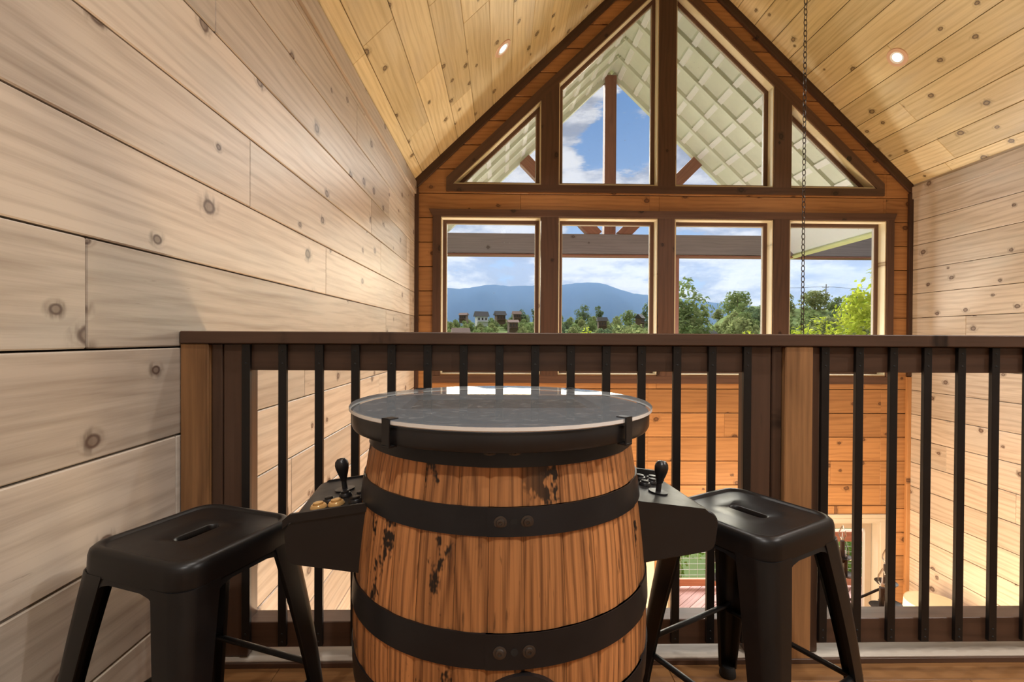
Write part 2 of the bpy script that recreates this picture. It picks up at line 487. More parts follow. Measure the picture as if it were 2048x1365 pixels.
# ------------------------------------------------------------------ gable wall with its openings
mpY = lambda a, b, d: (a, d, b)
WIN = [(-.705, .439), (.647, 1.795), (1.995, 3.145), (3.340, 4.485)]
WZ0, WZ1 = .612, 2.420
GT = 5.170                       # apex of the glazed triangle
gz = lambda x: GT-SL*abs(x-XC)
GB = 2.800
DOOR = [(-.72, 1.70), (1.93, 4.45)]
DZ1 = -1.10
openings = [
    [(WIN[0][0], WZ0), (WIN[3][1], WZ0), (WIN[3][1], WZ1), (WIN[0][0], WZ1)],
    [(XC-(GT-GB)/SL, GB), (XC+(GT-GB)/SL, GB), (XC, GT)],
    [(DOOR[0][0], ZL), (DOOR[0][1], ZL), (DOOR[0][1], DZ1), (DOOR[0][0], DZ1)],
    [(DOOR[1][0], ZL), (DOOR[1][1], ZL), (DOOR[1][1], DZ1), (DOOR[1][0], DZ1)],
]
b = MB()
k = math.floor((ZL-2.69)/.28)
while True:
    z0 = 2.69+k*.28; z1 = z0+.28; k += 1
    if z0 > RIDGE+.05: break
    xs = [XL-.02]; x = XL+RND.uniform(.8, 3)
    while x < XR-.4: xs.append(x); x += RND.uniform(1.6, 3.6)
    xs.append(XR+.02)
    for a, c in zip(xs, xs[1:]):
        P = [(a+.0006, max(z0, ZL)+.0035), (c-.0006, max(z0, ZL)+.0035), (c-.0006, z1-.0035), (a+.0006, z1-.0035)]
        P = clip_half(P, SL, -1, RIDGE+.03-SL*XC)     # below the left slope
        if area(P) < 1e-4: continue
        P = clip_half(P, -SL, -1, RIDGE+.03+SL*XC)
        if area(P) < 1e-4: continue
        pieces = [P]
        for H in openings:
            pieces = [q for p in pieces for q in subtract(p, H)]
        rb = RND.random()
        for p in pieces:
            if area(p) > 3e-4:
                b.prism(p, YF, YF+.03, mpY, 0.005 if len(pieces) == 1 else .003, 0, (1, 0), rb)
# solid wall behind the boards
P = [(XL-.15, ZL-.1), (XR+.15, ZL-.1), (XR+.15, 2.9), (XC, RIDGE+.1), (XL-.15, 2.9)]
pieces = [P]
for H in openings: pieces = [q for p in pieces for q in subtract(p, H)]
for p in pieces: b.prism(p, YF+.028, YF+.16, mpY, 0, 1)
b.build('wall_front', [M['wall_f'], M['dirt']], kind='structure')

# wall behind the camera, and the wall below the loft edge
b = MB()
b.prism([(XL-.15, -.3), (XR+.15, -.3), (XR+.15, 2.9), (XC, RIDGE+.1), (XL-.15, 2.9)], YB, YB-.15, mpY, 0, 0)
b.build('wall_back', [M['wall']], kind='structure')
b = MB(); b.box(XL, XR, 1.50, 1.62, ZL, -.28, 'x')
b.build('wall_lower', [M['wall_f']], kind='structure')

# ------------------------------------------------------------------ sloped ceiling, boards along the ridge
def ceiling(name, sgn):
    b = MB(); L = (XC-XL+.05)*sqrt(1+SL*SL); ang = math.atan(SL)
    # local x runs down the slope from the ridge, local z is the outward normal
    X = T(XC, 0, RIDGE) @ (RY(ang) if sgn > 0 else Matrix.Scale(-1, 4, (1, 0, 0)) @ RY(ang))
    u = 0.0; pitch = .278
    while u < L:
        u1 = min(u+pitch, L)
        ys = [YB]; y = YB+RND.uniform(.6, 3)
        while y < YF-.3: ys.append(y); y += RND.uniform(1.4, 3.6)
        ys.append(YF+.0)
        for a, c in zip(ys, ys[1:]):
            b.box(u+.0025, u1-.0025, a+.0006, c-.0006, 0, .03, 'Y', .0035, 0, X)
        u += pitch
    b.box(-.05, L, YB-.2, YF+.16, .028, .16, 'Y', 0, 1, X)
    return b.build(name, [M['ceil'], M['dirt']], kind='structure')
ceiling('ceiling_left', -1); ceiling('ceiling_right', 1)

# ------------------------------------------------------------------ floors
b = MB()
y = YB; r = 0
while y < 1.63:
    y1 = min(y+.127, 1.64); x = XL-RND.uniform(0, 1.0)
    while x < XR:
        x1 = x+1.22
        b.box(max(x, XL)+.0006, min(x1, XR)-.0006, y+.0006, y1-.0006, -.018, 0, 'X', .0012, 0); x = x1
    y = y1
b.box(XL, XR, YB, 1.64, -.28, -.0181, 'x', 0, 1)
b.build('floor_loft', [M['floor'], M['trimd']], kind='structure')
b = MB()
y = 1.62
while y < YF+.02:
    x = XL-RND.uniform(0, 1)
    while x < XR:
        b.box(max(x, XL)+.0006, min(x+1.4, XR)-.0006, y+.0006, y+.149, ZL-.02, ZL, 'X', .0012); x += 1.4
    y += .15
b.build('floor_lower', [M['floor']], kind='structure')

# pale board on the floor along the loft edge, under the rail
b = MB(); b.box(XL+.001, XR-.001, 1.548, 1.638, .0, .020, 'X', .002)
b.build('trim_1', [M['wall']], kind='structure')
# dark nosing of that board
b = MB(); b.box(XL+.001, XR-.001, 1.540, 1.548, .0, .016, 'X', .001)
b.build('trim_2', [M['rail']], kind='structure')

# ------------------------------------------------------------------ trim boards
def boards(name, polys, d0, d1, mat, ch=.002):
    b = MB()
    for P, g in polys:
        L = math.hypot(*g); b.prism(P, d0, d1, mpY, ch, 0, (g[0]/L, g[1]/L))
    return b.build(name, [mat], kind='structure')
tv = .120                                         # vertical thickness of the rake boards
rake = []
for s in (-1, 1):
    xe = XL if s < 0 else XR
    P = [(xe, roof_z(xe)-tv), (XC, RIDGE-tv), (XC, RIDGE), (xe, roof_z(xe))]
    if s > 0: P = [P[3], P[2], P[1], P[0]]
    if s > 0: P = P[::-1]
    rake.append((P, (1, SL*(-s))))
boards('trim_3', rake, YF-.030, YF+.002, M['trimd'])
# vertical corner boards
b = MB(); b.box(XL, XL+.045, YF-.035, YF+.001, ZL, roof_z(XL)-.1, 'Z', .002); b.box(XR-.045, XR, YF-.035, YF+.001, .612, roof_z(XR)-.1, 'Z', .002)
b.build('trim_4', [M['trimd']], kind='structure')
b = MB(); b.box(XR-.045, XR, YF-.035, YF+.001, ZL, .60, 'Z', .002)
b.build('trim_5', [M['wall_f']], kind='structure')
# boards where the ceiling meets the side walls
b = MB()
for xa, xb in ((XL, XL+.020), (XR-.020, XR)): b.box(xa, xb, YB, YF-.03, 2.672, 2.815, 'y', .002)
b.build('trim_6', [M['wall']], kind='structure')

# lower window casing: head with cut ends, sides, mullion faces, apron, all dark stained
CW = [(-.798, -.710), (.444, .642), (1.800, 1.990), (3.150, 3.335), (4.490, 4.571)]
P = [([(x0, .60), (x1, .60), (x1, 2.425), (x0, 2.425)], (0, 1)) for x0, x1 in CW]
P.append(([(-.798, 2.425), (4.571, 2.425), (4.602, 2.507), (-.843, 2.507)], (1, 0)))
P.append(([(-.798, .513), (4.571, .513), (4.571, .598), (-.798, .598)], (1, 0)))
boards('trim_7', P, YF-.022, YF+.002, M['trim'])
# gable window casing
gi, go = GT-.005, GT+.135
xin = (gi-GB)/SL
P = [([(-.645, 2.712), (4.448, 2.712), (4.448, 2.795), (-.645, 2.795)], (1, 0))]
zc = lambda x, top: top-SL*abs(x-XC)
P.append(([(-.645, 2.795), (XC-(gi-2.795)/SL, 2.795), (XC, gi), (XC, go), (-.645, zc(-.645, go))], (1, SL)))
P.append(([(4.448, 2.795), (4.448, zc(4.448, go)), (XC, go), (XC, gi), (XC+(gi-2.795)/SL, 2.795)], (1, -SL)))
b = MB()
def pc(p, g):     # these corner pieces are not convex-chamfered
    L = math.hypot(*g); b.prism(p, YF-.022, YF+.002, mpY, 0.0, 0, (g[0]/L, g[1]/L))
for p, g in P: pc(p, g)
for x0, x1 in ((.440, .643), (1.793, 1.993), (3.143, 3.346)):
    if x0 < XC < x1:
        p = [(x0, 2.795), (x1, 2.795), (x1, zc(x1, gi)), (XC, gi), (x0, zc(x0, gi))]
    else:
        p = [(x0, 2.795), (x1, 2.795), (x1, zc(x1, gi)), (x0, zc(x0, gi))]
    pc(p, (0, 1))
b.build('trim_8', [M['trim']], kind='structure')
# solid mullions between the panes
b = MB()
for x0, x1 in CW[1:4]: b.box(x0+.004, x1-.004, YF, YF+.16, WZ0-.01, WZ1+.01, 'Z')
for x0, x1 in ((.444, .640), (1.797, 1.989), (3.147, 3.342)):
    zt = min(zc(x0, GT), zc(x1, GT))-.0
    b.box(x0, x1, YF, YF+.16, GB-.01, zt+.05, 'Z')
b.build('trim_9', [M['trim']], kind='structure')

# ------------------------------------------------------------------ windows
def window(i, P):
    e = empty('window_%d' % i, kind='structure')
    b = MB(); b.ring(P, offset_poly(P, .012), YF-.006, YF+.115, mpY); b.build('jamb', [M['jamb']], e)
    A = offset_poly(P, .012); B = offset_poly(P, .048)
    b = MB(); b.ring(A, B, YF+.100, YF+.155, mpY); b.build('frame', [M['winframe']], e)
    A2 = offset_poly(P, .046); B2 = offset_poly(P, .058)
    b = MB(); b.ring(A2, B2, YF+.112, YF+.145, mpY); b.build('glazing_bead', [M['doorpaint']], e)
    G = offset_poly(P, .052)
    b = MB(); b.add([mpY(x, z, YF+.128) for x, z in G], [tuple(range(len(G)))]); b.build('pane', [M['glass']], e, fix=False)
for i, (x0, x1) in enumerate(WIN):
    window(i+1, [(x0, WZ0), (x1, WZ0), (x1, WZ1), (x0, WZ1)])
xl, xr = XC-(GT-GB)/SL, XC+(GT-GB)/SL
window(5, [(xl, GB), (.441, GB), (.441, gz(.441))])
window(6, [(.643, GB), (1.794, GB), (1.794, gz(1.794)), (.643, gz(.643))])
window(7, [(1.992, GB), (3.144, GB), (3.144, gz(3.144)), (1.992, gz(1.992))])
window(8, [(3.345, GB), (xr, GB), (3.345, gz(3.345))])

# ------------------------------------------------------------------ glazed doors of the great room below
def door(i, x0, x1):
    e = empty('door_%d' % i, kind='structure')
    P = [(x0, ZL), (x1, ZL), (x1, DZ1), (x0, DZ1)]
    b = MB(); b.ring(P, offset_poly(P, .022), YF-.005, YF+.16, mpY); b.build('jamb', [M['doorpaint']], e)
    xm = (x0+x1)/2
    for a, c in ((x0+.030, xm-.002), (xm+.002, x1-.030)):
        Q = [(a, ZL+.03), (c, ZL+.03), (c, DZ1-.022), (a, DZ1-.022)]
        I = [(a+.075, ZL+.25), (c-.075, ZL+.25), (c-.075, DZ1-.115), (a+.075, DZ1-.115)]
        b = MB(); b.ring(Q, I, YF+.09, YF+.135, mpY); p = b.build('door_leaf', [M['doorleaf']], e)
        b = MB(); b.add([mpY(x, z, YF+.112) for x, z in I], [(0, 1, 2, 3)]); b.build('pane', [M['glass']], p, fix=False)
for i, (x0, x1) in enumerate(DOOR): door(i+1, x0, x1)
# pale casings round the doors
b = MB()
for x0, x1 in DOOR:
    b.box(x0-.085, x0+.003, YF-.02, YF, ZL, DZ1, 'Z', .002); b.box(x1-.003, x1+.085, YF-.02, YF, ZL, DZ1, 'Z', .002)
b.box(DOOR[0][0]-.085, DOOR[1][1]+.085, YF-.022, YF, DZ1, DZ1+.045, 'x', .004)
b.box(DOOR[0][0]-.085, DOOR[1][1]+.085, YF-.030, YF, DZ1+.045, DZ1+.092, 'x', .004)
b.build('trim_10', [M['doorpaint']], kind='structure')
b = MB(); b.box(DOOR[0][0]-.12, DOOR[1][1]+.09, YF-.016, YF, DZ1+.094, DZ1+.185, 'X', .002)
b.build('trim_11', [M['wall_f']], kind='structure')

# ------------------------------------------------------------------ loft railing
rail = empty('loft_railing', (1.893, 1.58, 0), label='dark stained wooden loft railing with black flat metal balusters behind the barrel table', cat='railing')
def part(mb, name, mats, root, **kw):      # mesh given in world coordinates, parented to an unrotated root
    o = mb.build(name, mats, None, **kw); o.parent = root
    o.location = Vector(o.location)-root.location
    return o
b = MB(); b.box(XL+.002, XR-.002, 1.540, 1.690, 1.017, 1.056, 'X', .003); part(b, 'handrail_cap', [M['rail']], rail)
b = MB(); b.box(XL+.125, .80, 1.567, 1.605, .933, 1.0165, 'x', .002); b.box(1.03, XR-.13, 1.567, 1.605, .933, 1.0165, 'x', .002); part(b, 'top_rail', [M['rail']], rail)
b = MB(); b.box(XL+.125, .80, 1.567, 1.637, .050, .131, 'x', .002); b.box(1.03, XR-.13, 1.567, 1.637, .050, .131, 'x', .002); part(b, 'bottom_rail', [M['rail']], rail)
def stand(name, x0, x1, y0, y1, z0, z1, mat):
    b = MB(); b.box(x0, x1, y0, y1, z0, z1, 'Z', .003); return part(b, name, [mat], rail)
stand('post', XL+.001, XL+.088, 1.545, 1.634, .0205, 1.0165, M['post'])
stand('trim_board', XL+.089, XL+.122, 1.560, 1.634, .0205, 1.0165, M['rail'])
stand('rail_end_board', XL+.1225, XL+.200, 1.5665, 1.630, .0205, 1.0165, M['rail'])
stand('rail_end_board', .795, .872, 1.5665, 1.630, .0205, 1.0165, M['rail'])
stand('trim_board', .873, .905, 1.562, 1.634, .0205, 1.0165, M['rail'])
stand('post', .906, .996, 1.545, 1.634, .0005, 1.0165, M['post'])
stand('rail_end_board', .9965, 1.032, 1.5665, 1.630, .0205, 1.0165, M['rail'])
stand('post', XR-.090, XR-.001, 1.545, 1.634, .0205, 1.0165, M['rail'])
bx = [-.816+.1137*i for i in range(15)]+[1.029+.1120*i for i in range(33)]
for i, x in enumerate(bx):
    if x > XR-.15: break
    b = MB(); b.box(x, x+.0255, 1.5535, 1.5668, .060, 1.0155, 'Z', .001)
    for z in (.995, .955, .10, .075): b.lathe([(.0001, .0), (.0034, .0), (.0026, .0016), (.0001, .002)], 8, 1, T(x+.0128, 1.5535, z) @ RX(pi/2))
    part(b, 'baluster', [M['metal'], M['rubber']], rail)

# ------------------------------------------------------------------ recessed ceiling lights
def can(name, x, y, label, seen=True):
    z = roof_z(x); ang = math.atan(SL)*(1 if x > XC else -1)
    e = empty(name, (x, y, z), 0, label, 'ceiling light', 'recessed ceiling lights') if seen else None
    X = RY(ang) @ Matrix.Rotation(pi, 4, 'X')        # local +z points down into the room, at right angles to the slope
    if seen:
        b = MB(); b.lathe([(.062, .001), (.064, .008), (.095, .006), (.100, .0005)], 40, 0, X, caps=False); b.build('trim_ring', [M['canrim']], e)
        b = MB(); b.lathe([(.064, .008), (.058, .0045), (.046, .0035)], 40, 0, X, caps=False); b.build('reflector', [M['sidewhite']], e)
        b = MB(); b.lathe([(.0005, .0075), (.030, .0065), (.046, .003)], 40, 0, X, caps=False); b.build('lens', [M['lens']], e)
    return X @ Vector((0, 0, 1))
CANS = []
can('recessed_light', 3.815, 4.69, 'lit round recessed light in the right ceiling slope above the chain'); CANS.append((3.815, 4.69))
can('recessed_light', -.005, 4.70, 'round recessed light seen edge-on in the left ceiling slope'); CANS.append((-.005, 4.70))

def lamp(name, typ, loc, power, col=(1, .86, .66), size=.06, aim=None, spot=None):
    l = bpy.data.lights.new(name, typ); l.energy = power; l.color = col
    if typ in ('POINT', 'SPOT'): l.shadow_soft_size = size
    if spot: l.spot_size = radians(spot[0]); l.spot_blend = spot[1]
    o = bpy.data.objects.new(name, l); COL.objects.link(o); o.location = loc
    if aim is not None: o.rotation_euler = Vector(aim).to_track_quat('-Z', 'Y').to_euler()
    return o
for (x, y, pw, cone) in [(3.815, 4.69, 70, 95), (-.005, 4.70, 70, 95), (3.815, 2.75, 120, 125), (-.005, 2.75, 120, 125), (3.815, .8, 130, 155), (-.005, .8, 165, 155), (3.815, -.35, 240, 160), (-.005, -1.2, 320, 160)]:  # first two spots belong to the built cans; the rest are unseen, added fill
    s = 1 if x > XC else -1
    nrm = Vector((-s*SL, 0, -1)).normalized()
    lamp('recessed_or_fill_spot', 'SPOT', Vector((x, y, roof_z(x)))+nrm*.03, pw, (1, .96, .91), .07, (nrm.x*.55, 0, -1), (cone, 1.0))
# unseen fill lights added below the windows to brighten soffit and beam
for x in (.3, 3.5): lamp('porch_fill_light', 'POINT', (x, 6.7, -.1), 170, (1, .97, .92), .15)
# unseen warm fill lights added in the great room below
lamp('great_room_fill_light', 'POINT', (.8, 4.3, -2.2), 400, (1, .74, .46), .45)
lamp('great_room_fill_light', 'POINT', (3.32, 4.3, -1.6), 165, (1, .74, .46), .45)

# ------------------------------------------------------------------ chandelier on its chain
CY = 3.05; ZC = -.52
def sm0(t): return t*t*(3-2*t)
ch = empty('chandelier', (XC, CY, ZC-.25), 0, 'dark bronze candle chandelier hanging low on a long chain beyond the railing', 'chandelier')
def loc(mb, name, mats, root=ch, **kw): return mb.build(name, mats, root, **kw)
b = MB(); z = .78; i = 0; top = roof_z(XC)-(ZC-.25)-.03
link = [(.0105*cos(t), 0, .021*sin(t)) for t in [2*pi*k/12 for k in range(12)]]
while z < top:
    b.tube(link, .0024, 6, 0, True, T(0, 0, z) @ RZ(pi/2*(i % 2)+.15)); z += .0335; i += 1
loc(b, 'chain', [M['chain']])
b = MB(); b.lathe([(.001, top-.005), (.06, top-.005), (.065, top+.02), (.001, top+.03)], 24); loc(b, 'ceiling_rose', [M['bronze']])
b = MB(); b.lathe([(.001, .0), (.02, .01), (.03, .035), (.018, .06), (.014, .12), (.05, .16), (.055, .20), (.02, .25), (.013, .35), (.028, .40), (.013, .46), (.011, .70), (.02, .73), (.008, .765), (.001, .775)], 20)
loc(b, 'column', [M['bronze']])
for k in range(16):
    a = radians((26 if k < 8 else 25)+45*(k % 8)); r = .46 if k < 8 else .48; X = RZ(a); ztip = (-.44 if k < 8 else -.56)-(ZC-.25); zs0 = .30 if k < 8 else .12
    b = MB(); pts = []
    for j in range(17):
        t = j/16; pts.append((.03+(r-.03)*t, 0, zs0+(ztip-.03-zs0)*sm0(t)-.10*sin(pi*min(1, t*1.06))**1.2))
    pts.append((r, 0, ztip-.012))
    b.tube(pts, .0075, 8, 0, False, X)
    arm = loc(b, 'arm', [M['bronze']])
    XX = X @ T(r, 0, ztip)
    b = MB(); b.lathe([(.008, -.014), (.018, -.004), (.054, .006), (.060, .014), (.052, .012), (.015, .006), (.001, .006)], 24, 0, XX, caps=False)
    loc(b, 'drip_tray', [M['bronze']], arm)
    b = MB(); b.lathe([(.0145, .006), (.0145, .118), (.010, .123), (.001, .123)], 16, 0, XX); loc(b, 'candle_sleeve', [M['candle']], arm)
    b = MB(); b.lathe([(.009, .123), (.013, .132), (.0232, .156), (.0205, .180), (.009, .208), (.0006, .226)], 16, 0, XX, caps=False); loc(b, 'bulb', [M['bulb']], arm)
    b = MB(); b.lathe([(.008, .123), (.009, .138), (.004, .145), (.003, .173), (.0005, .174)], 10, 0, XX); loc(b, 'filament_stem', [M['gedge']], arm)

# floor lamp in the far corner of the great room
fl = empty('floor_lamp', (4.40, 4.86, ZL), 0, 'tall floor lamp with cream drum shade by the right wall of the lower room', 'lamp')
b = MB(); b.lathe([(.001, .0), (.15, .0), (.15, .02), (.03, .035), (.014, .06), (.014, 1.70), (.001, 1.70)], 24); b.build('stand', [M['bronze']], fl)
b = MB(); b.lathe([(.265, 1.60), (.245, 1.865)], 40, caps=False); b.lathe([(.263, 1.60), (.243, 1.865)], 40, caps=False); b.lathe([(.0005, 1.868), (.12, 1.866), (.246, 1.863)], 40, caps=False); b.build('lamp_shade', [M['cream']], fl)

# ------------------------------------------------------------------ barrel arcade table
TB = (0.0, 1.148, 0.0); TR = radians(3.2)
tb = empty('arcade_table', TB, TR, 'oak whiskey barrel arcade table with round glass top and black side control panels', 'arcade table')
def br(z): return .331-.046*(abs(z-.44)/.43)**1.75
# staves: each with its own grain, a dark seam between them
b = MB(); NS = 26; zs = [.005+.865*i/22 for i in range(23)]
a = -pi/2-.31
widths = [RND.uniform(.75, 1.3) for _ in range(NS)]; tot = sum(widths)
for i in range(NS):
    w = 2*pi*widths[i]/tot; sub = 6; v = []; g = []; o = (RND.uniform(0, 40), RND.uniform(0, 40), RND.uniform(0, 40))
    for z in zs:
        for k in range(sub+1):
            t = k/sub; aa = a+w*t; dr = -.0035 if k in (0, sub) else 0
            if k == 0: aa += .0012
            if k == sub: aa -= .0012
            r = br(z)+dr-.0012*abs(2*t-1)**3
            v.append((r*cos(aa), r*sin(aa), z)); g.append((z+o[0], aa*.32+o[1], o[2]))
    F = [(j*(sub+1)+k, j*(sub+1)+k+1, (j+1)*(sub+1)+k+1, (j+1)*(sub+1)+k) for j in range(len(zs)-1) for k in range(sub)]
    b.add(v, F, 0, g, None, True); a += w
b.lathe([(br(z)-.008, z) for z in zs], 48, 1)
b.build('barrel', [M['oak'], M['dirt']], tb, angle=60)
def hoop(z0, z1, bolts=True, sh=-4.0):
    n = 5; prof = [(br(z0)-.001, z0)]+[(br(z0+(z1-z0)*i/n)+.0030, z0+(z1-z0)*i/n) for i in range(n+1)]+[(br(z1)-.001, z1)]
    b = MB(); b.lathe(prof, 96, 0, caps=False)
    lap = [(r+.0018 if 0 < j < len(prof)-1 else r, z) for j, (r, z) in enumerate(prof)]
    a0 = radians(-93.5+sh); b.lathe(lap, 30, 0, None, a0, a0+1.1, caps=False)
    # rounded end of the lap
    h = b.build('hoop', [M['hoop']], tb, angle=40)
    if bolts:
        zm = (z0+z1)/2
        for aa, mat, rr in ((-90.5, M['bolt'], .0075), (-82, M['bolt'], .0075)):
            A = radians(aa+sh)+.02; R_ = br(zm)+.0045
            X = RZ(A) @ T(R_, 0, zm) @ RY(pi/2)
            b = MB(); b.lathe([(rr*1.5, 0), (rr*1.5, .001), (rr, .0015), (rr*.9, .004), (rr*.45, .0045), (rr*.4, .0028), (.0003, .0026)], 16, 0, X); b.build('bolt', [mat], h)
        A = radians(-86.3+sh)+.02; X = RZ(A) @ T(br(zm)+.0048, 0, zm) @ RY(pi/2)
        b = MB(); b.lathe([(.0065, -.001), (.0065, .0004), (.0003, .0004)], 16, 0, X); b.build('bolt_hole', [M['rubber']], h)
for z0, z1 in ((.815, .869), (.701, .749), (.485, .543), (.337, .395), (.131, .179), (.011, .065)): hoop(z0, z1, z1 > .3, -7.8 if z1 > .8 else -4.0)
# round speaker plate low on the front
b = MB(); X = RZ(radians(-87)) @ T(br(.40)+.002, 0, .395) @ RY(pi/2)
b.lathe([(.082, -.03), (.082, .006), (.070, .007), (.066, .002), (.0005, .002)], 48, 0, X); b.build('speaker', [M['blackp']], tb)
# top drum with a screen recess: disc with a rectangular hole
def disc_hole(b, R, z, hx, hy0, hy1, n=64, mat=0, flip=False):
    """flat disc of radius R at z with rectangular hole; perimeter walked by angle"""
    outer = []; inner = []
    for k in range(n):
        w = 2*pi*k/n; c, s_ = cos(w), sin(w); outer.append((R*c, R*s_, z))
        cy = (hy0+hy1)/2; hy = (hy1-hy0)/2
        m = max(abs(c)/hx, abs(s_)/hy); inner.append((c/m, cy+s_/m, z))
    b.loft([outer, inner], mat, smooth=False)
HX, HY0, HY1 = .2245, -.052, .205
b = MB()
b.lathe([(.28, .868), (.325, .846), (.331, .848), (.334, .854), (.334, .878), (.332, .8825)], 96, 0, caps=False)
disc_hole(b, .332, .8825, HX, HY0, HY1, 96, 1)
# recess walls
for (xa, ya, xb, yb) in ((-HX, HY0, HX, HY0), (HX, HY0, HX, HY1), (HX, HY1, -HX, HY1), (-HX, HY1, -HX, HY0)):
    b.add([(xa, ya, .8825), (xb, yb, .8825), (xb*.90, (ya+yb)/2+(yb-(ya+yb)/2)*.9 if xa == xb else yb+(.012 if yb < 0 else -.012), .852), (xa*.90, (ya+yb)/2+(ya-(ya+yb)/2)*.9 if xa == xb else ya+(.012 if ya < 0 else -.012), .852)], [(0, 1, 2, 3)], 1)
b.build('table_top', [M['blackp'], M['toppanel']], tb, angle=40)
b = MB(); b.box(-HX*.95, HX*.95, HY0+.004, HY1-.004, .846, .853, 'x'); b.build('screen', [M['screen']], tb)
b = MB(); b.lathe([(.3365, .8838), (.340, .886), (.340, .8925)], 128, 1, caps=False); b.lathe([(.340, .8925), (.3385, .894), (.0005, .894)], 128, 0, caps=False, smooth=False)
b.build('glass_top', [M['tglass'], M['gedge']], tb, angle=50)
for aa in (-130, -50, 50, 130):
    X = RZ(radians(aa)); b = MB()
    b.box(.322, .3445, -.010, .010, .8942, .8962, 'x', .0005, 0, X); b.box(.3412, .3445, -.010, .010, .848, .8962, 'x', .0005, 0, X); b.box(.325, .3445, -.010, .010, .844, .8478, 'x', .0005, 0, X)
    b.build('glass_clip', [M['blackm']], tb)

def rounded(P, rad, seg=6):
    """round the corners of polygon P; rad per corner"""
    out = []; n = len(P)
    for i in range(n):
        p0, p1, p2 = Vector(P[i-1]), Vector(P[i]), Vector(P[(i+1) % n]); r = rad[i] if isinstance(rad, (list, tuple)) else rad
        if r <= 0: out.append(tuple(p1)); continue
        a, c = (p0-p1).normalized(), (p2-p1).normalized()
        half = a.angle(c)/2; d = r/math.tan(half); q0, q1 = p1+a*d, p1+c*d
        ctr = p1+(a+c).normalized()*(r/sin(half))
        a0 = atan2(q0.y-ctr.y, q0.x-ctr.x); a1 = atan2(q1.y-ctr.y, q1.x-ctr.x)
        da = (a1-a0+pi) % (2*pi)-pi
        for k in range(seg+1):
            t = a0+da*k/seg; out.append((ctr.x+r*cos(t), ctr.y+r*sin(t)))
    return out

def control_panel(flip, gold):
    X = RZ(pi) if flip else Matrix.Identity(4)      # written for the panel on +x, then turned
    b = MB()
    prof = rounded([(.262, .556), (.455, .584), (.466, .667), (.262, .694)], [0, .024, .030, 0])
    n = len(prof)
    y0, y1 = -.131, .135
    fr = offset_poly(prof, .0025)
    loops = [[(x, y0, z) for x, z in fr], [(x, y0+.0025, z) for x, z in prof], [(.262+(x-.262)*.90, y1, z) for x, z in prof]]
    b.loft(loops, 0, True, True, X, smooth=True)
    # raised lip along the back and a thin cheek along the front edge of the top
    sl = (.667-.694)/(.466-.262)
    for ya, yb, h in ((y1-.004, y1+.004, .013), (y0-.0005, y0+.003, .004)):
        v = []
        for y in (ya, yb):
            for x, dz in ((.265, 0), (.432, 0), (.445, -.010)): v += [(x, y, .694+sl*(x-.262)-.004+dz), (x, y, .694+sl*(x-.262)+h+dz)]
        F = [(0, 2, 3, 1), (2, 4, 5, 3), (6, 7, 9, 8), (8, 9, 11, 10), (1, 3, 9, 7), (3, 5, 11, 9), (0, 1, 7, 6), (4, 10, 11, 5)]
        b.add(v, F, 0, None, None, False, X)
    p = b.build('control_panel', [M['blackm']], tb, angle=30)
    top = lambda x: .694+sl*(x-.262)
    def on(x, y): return X @ T(x, y, top(x)) @ RY(-math.atan(sl))
    jx, jy = .366, -.032
    j = MB(); XX = on(jx, jy)
    j.lathe([(.0005, .004), (.022, .0035), (.0225, .002), (.0215, .0008)], 28, 0, XX, caps=False)
    j.lathe([(.0062, .0), (.0060, .022), (.0078, .024), (.0085, .030), (.0118, .040), (.0150, .052), (.0158, .060), (.0140, .068), (.0092, .0735), (.0005, .0755)], 24, 0, XX)
    j.build('joystick', [M['blackp']], p)
    def button(x, y, mat, r=.0155):
        q = MB(); q.lathe([(r*1.12, 0), (r*1.12, .003), (r*.92, .0075), (r*.74, .0078), (r*.72, .0068), (r*.68, .0068), (r*.66, .0115), (r*.52, .0122), (.0004, .0112)], 28, 0, on(x, y)); q.build('button', [mat], p)
    g1 = M['gold'] if gold else M['blackp']
    button(.393, .078, g1); button(.357, .074, g1)
    button(.380, .046, M['blackp'], .013); button(.352, .020, M['blackp'], .013)
    button(.316, .075, M['blackp'], .014); button(.312, .040, M['blackp'], .014); button(.306, .005, M['blackp'], .012)
control_panel(True, True); control_panel(False, False)

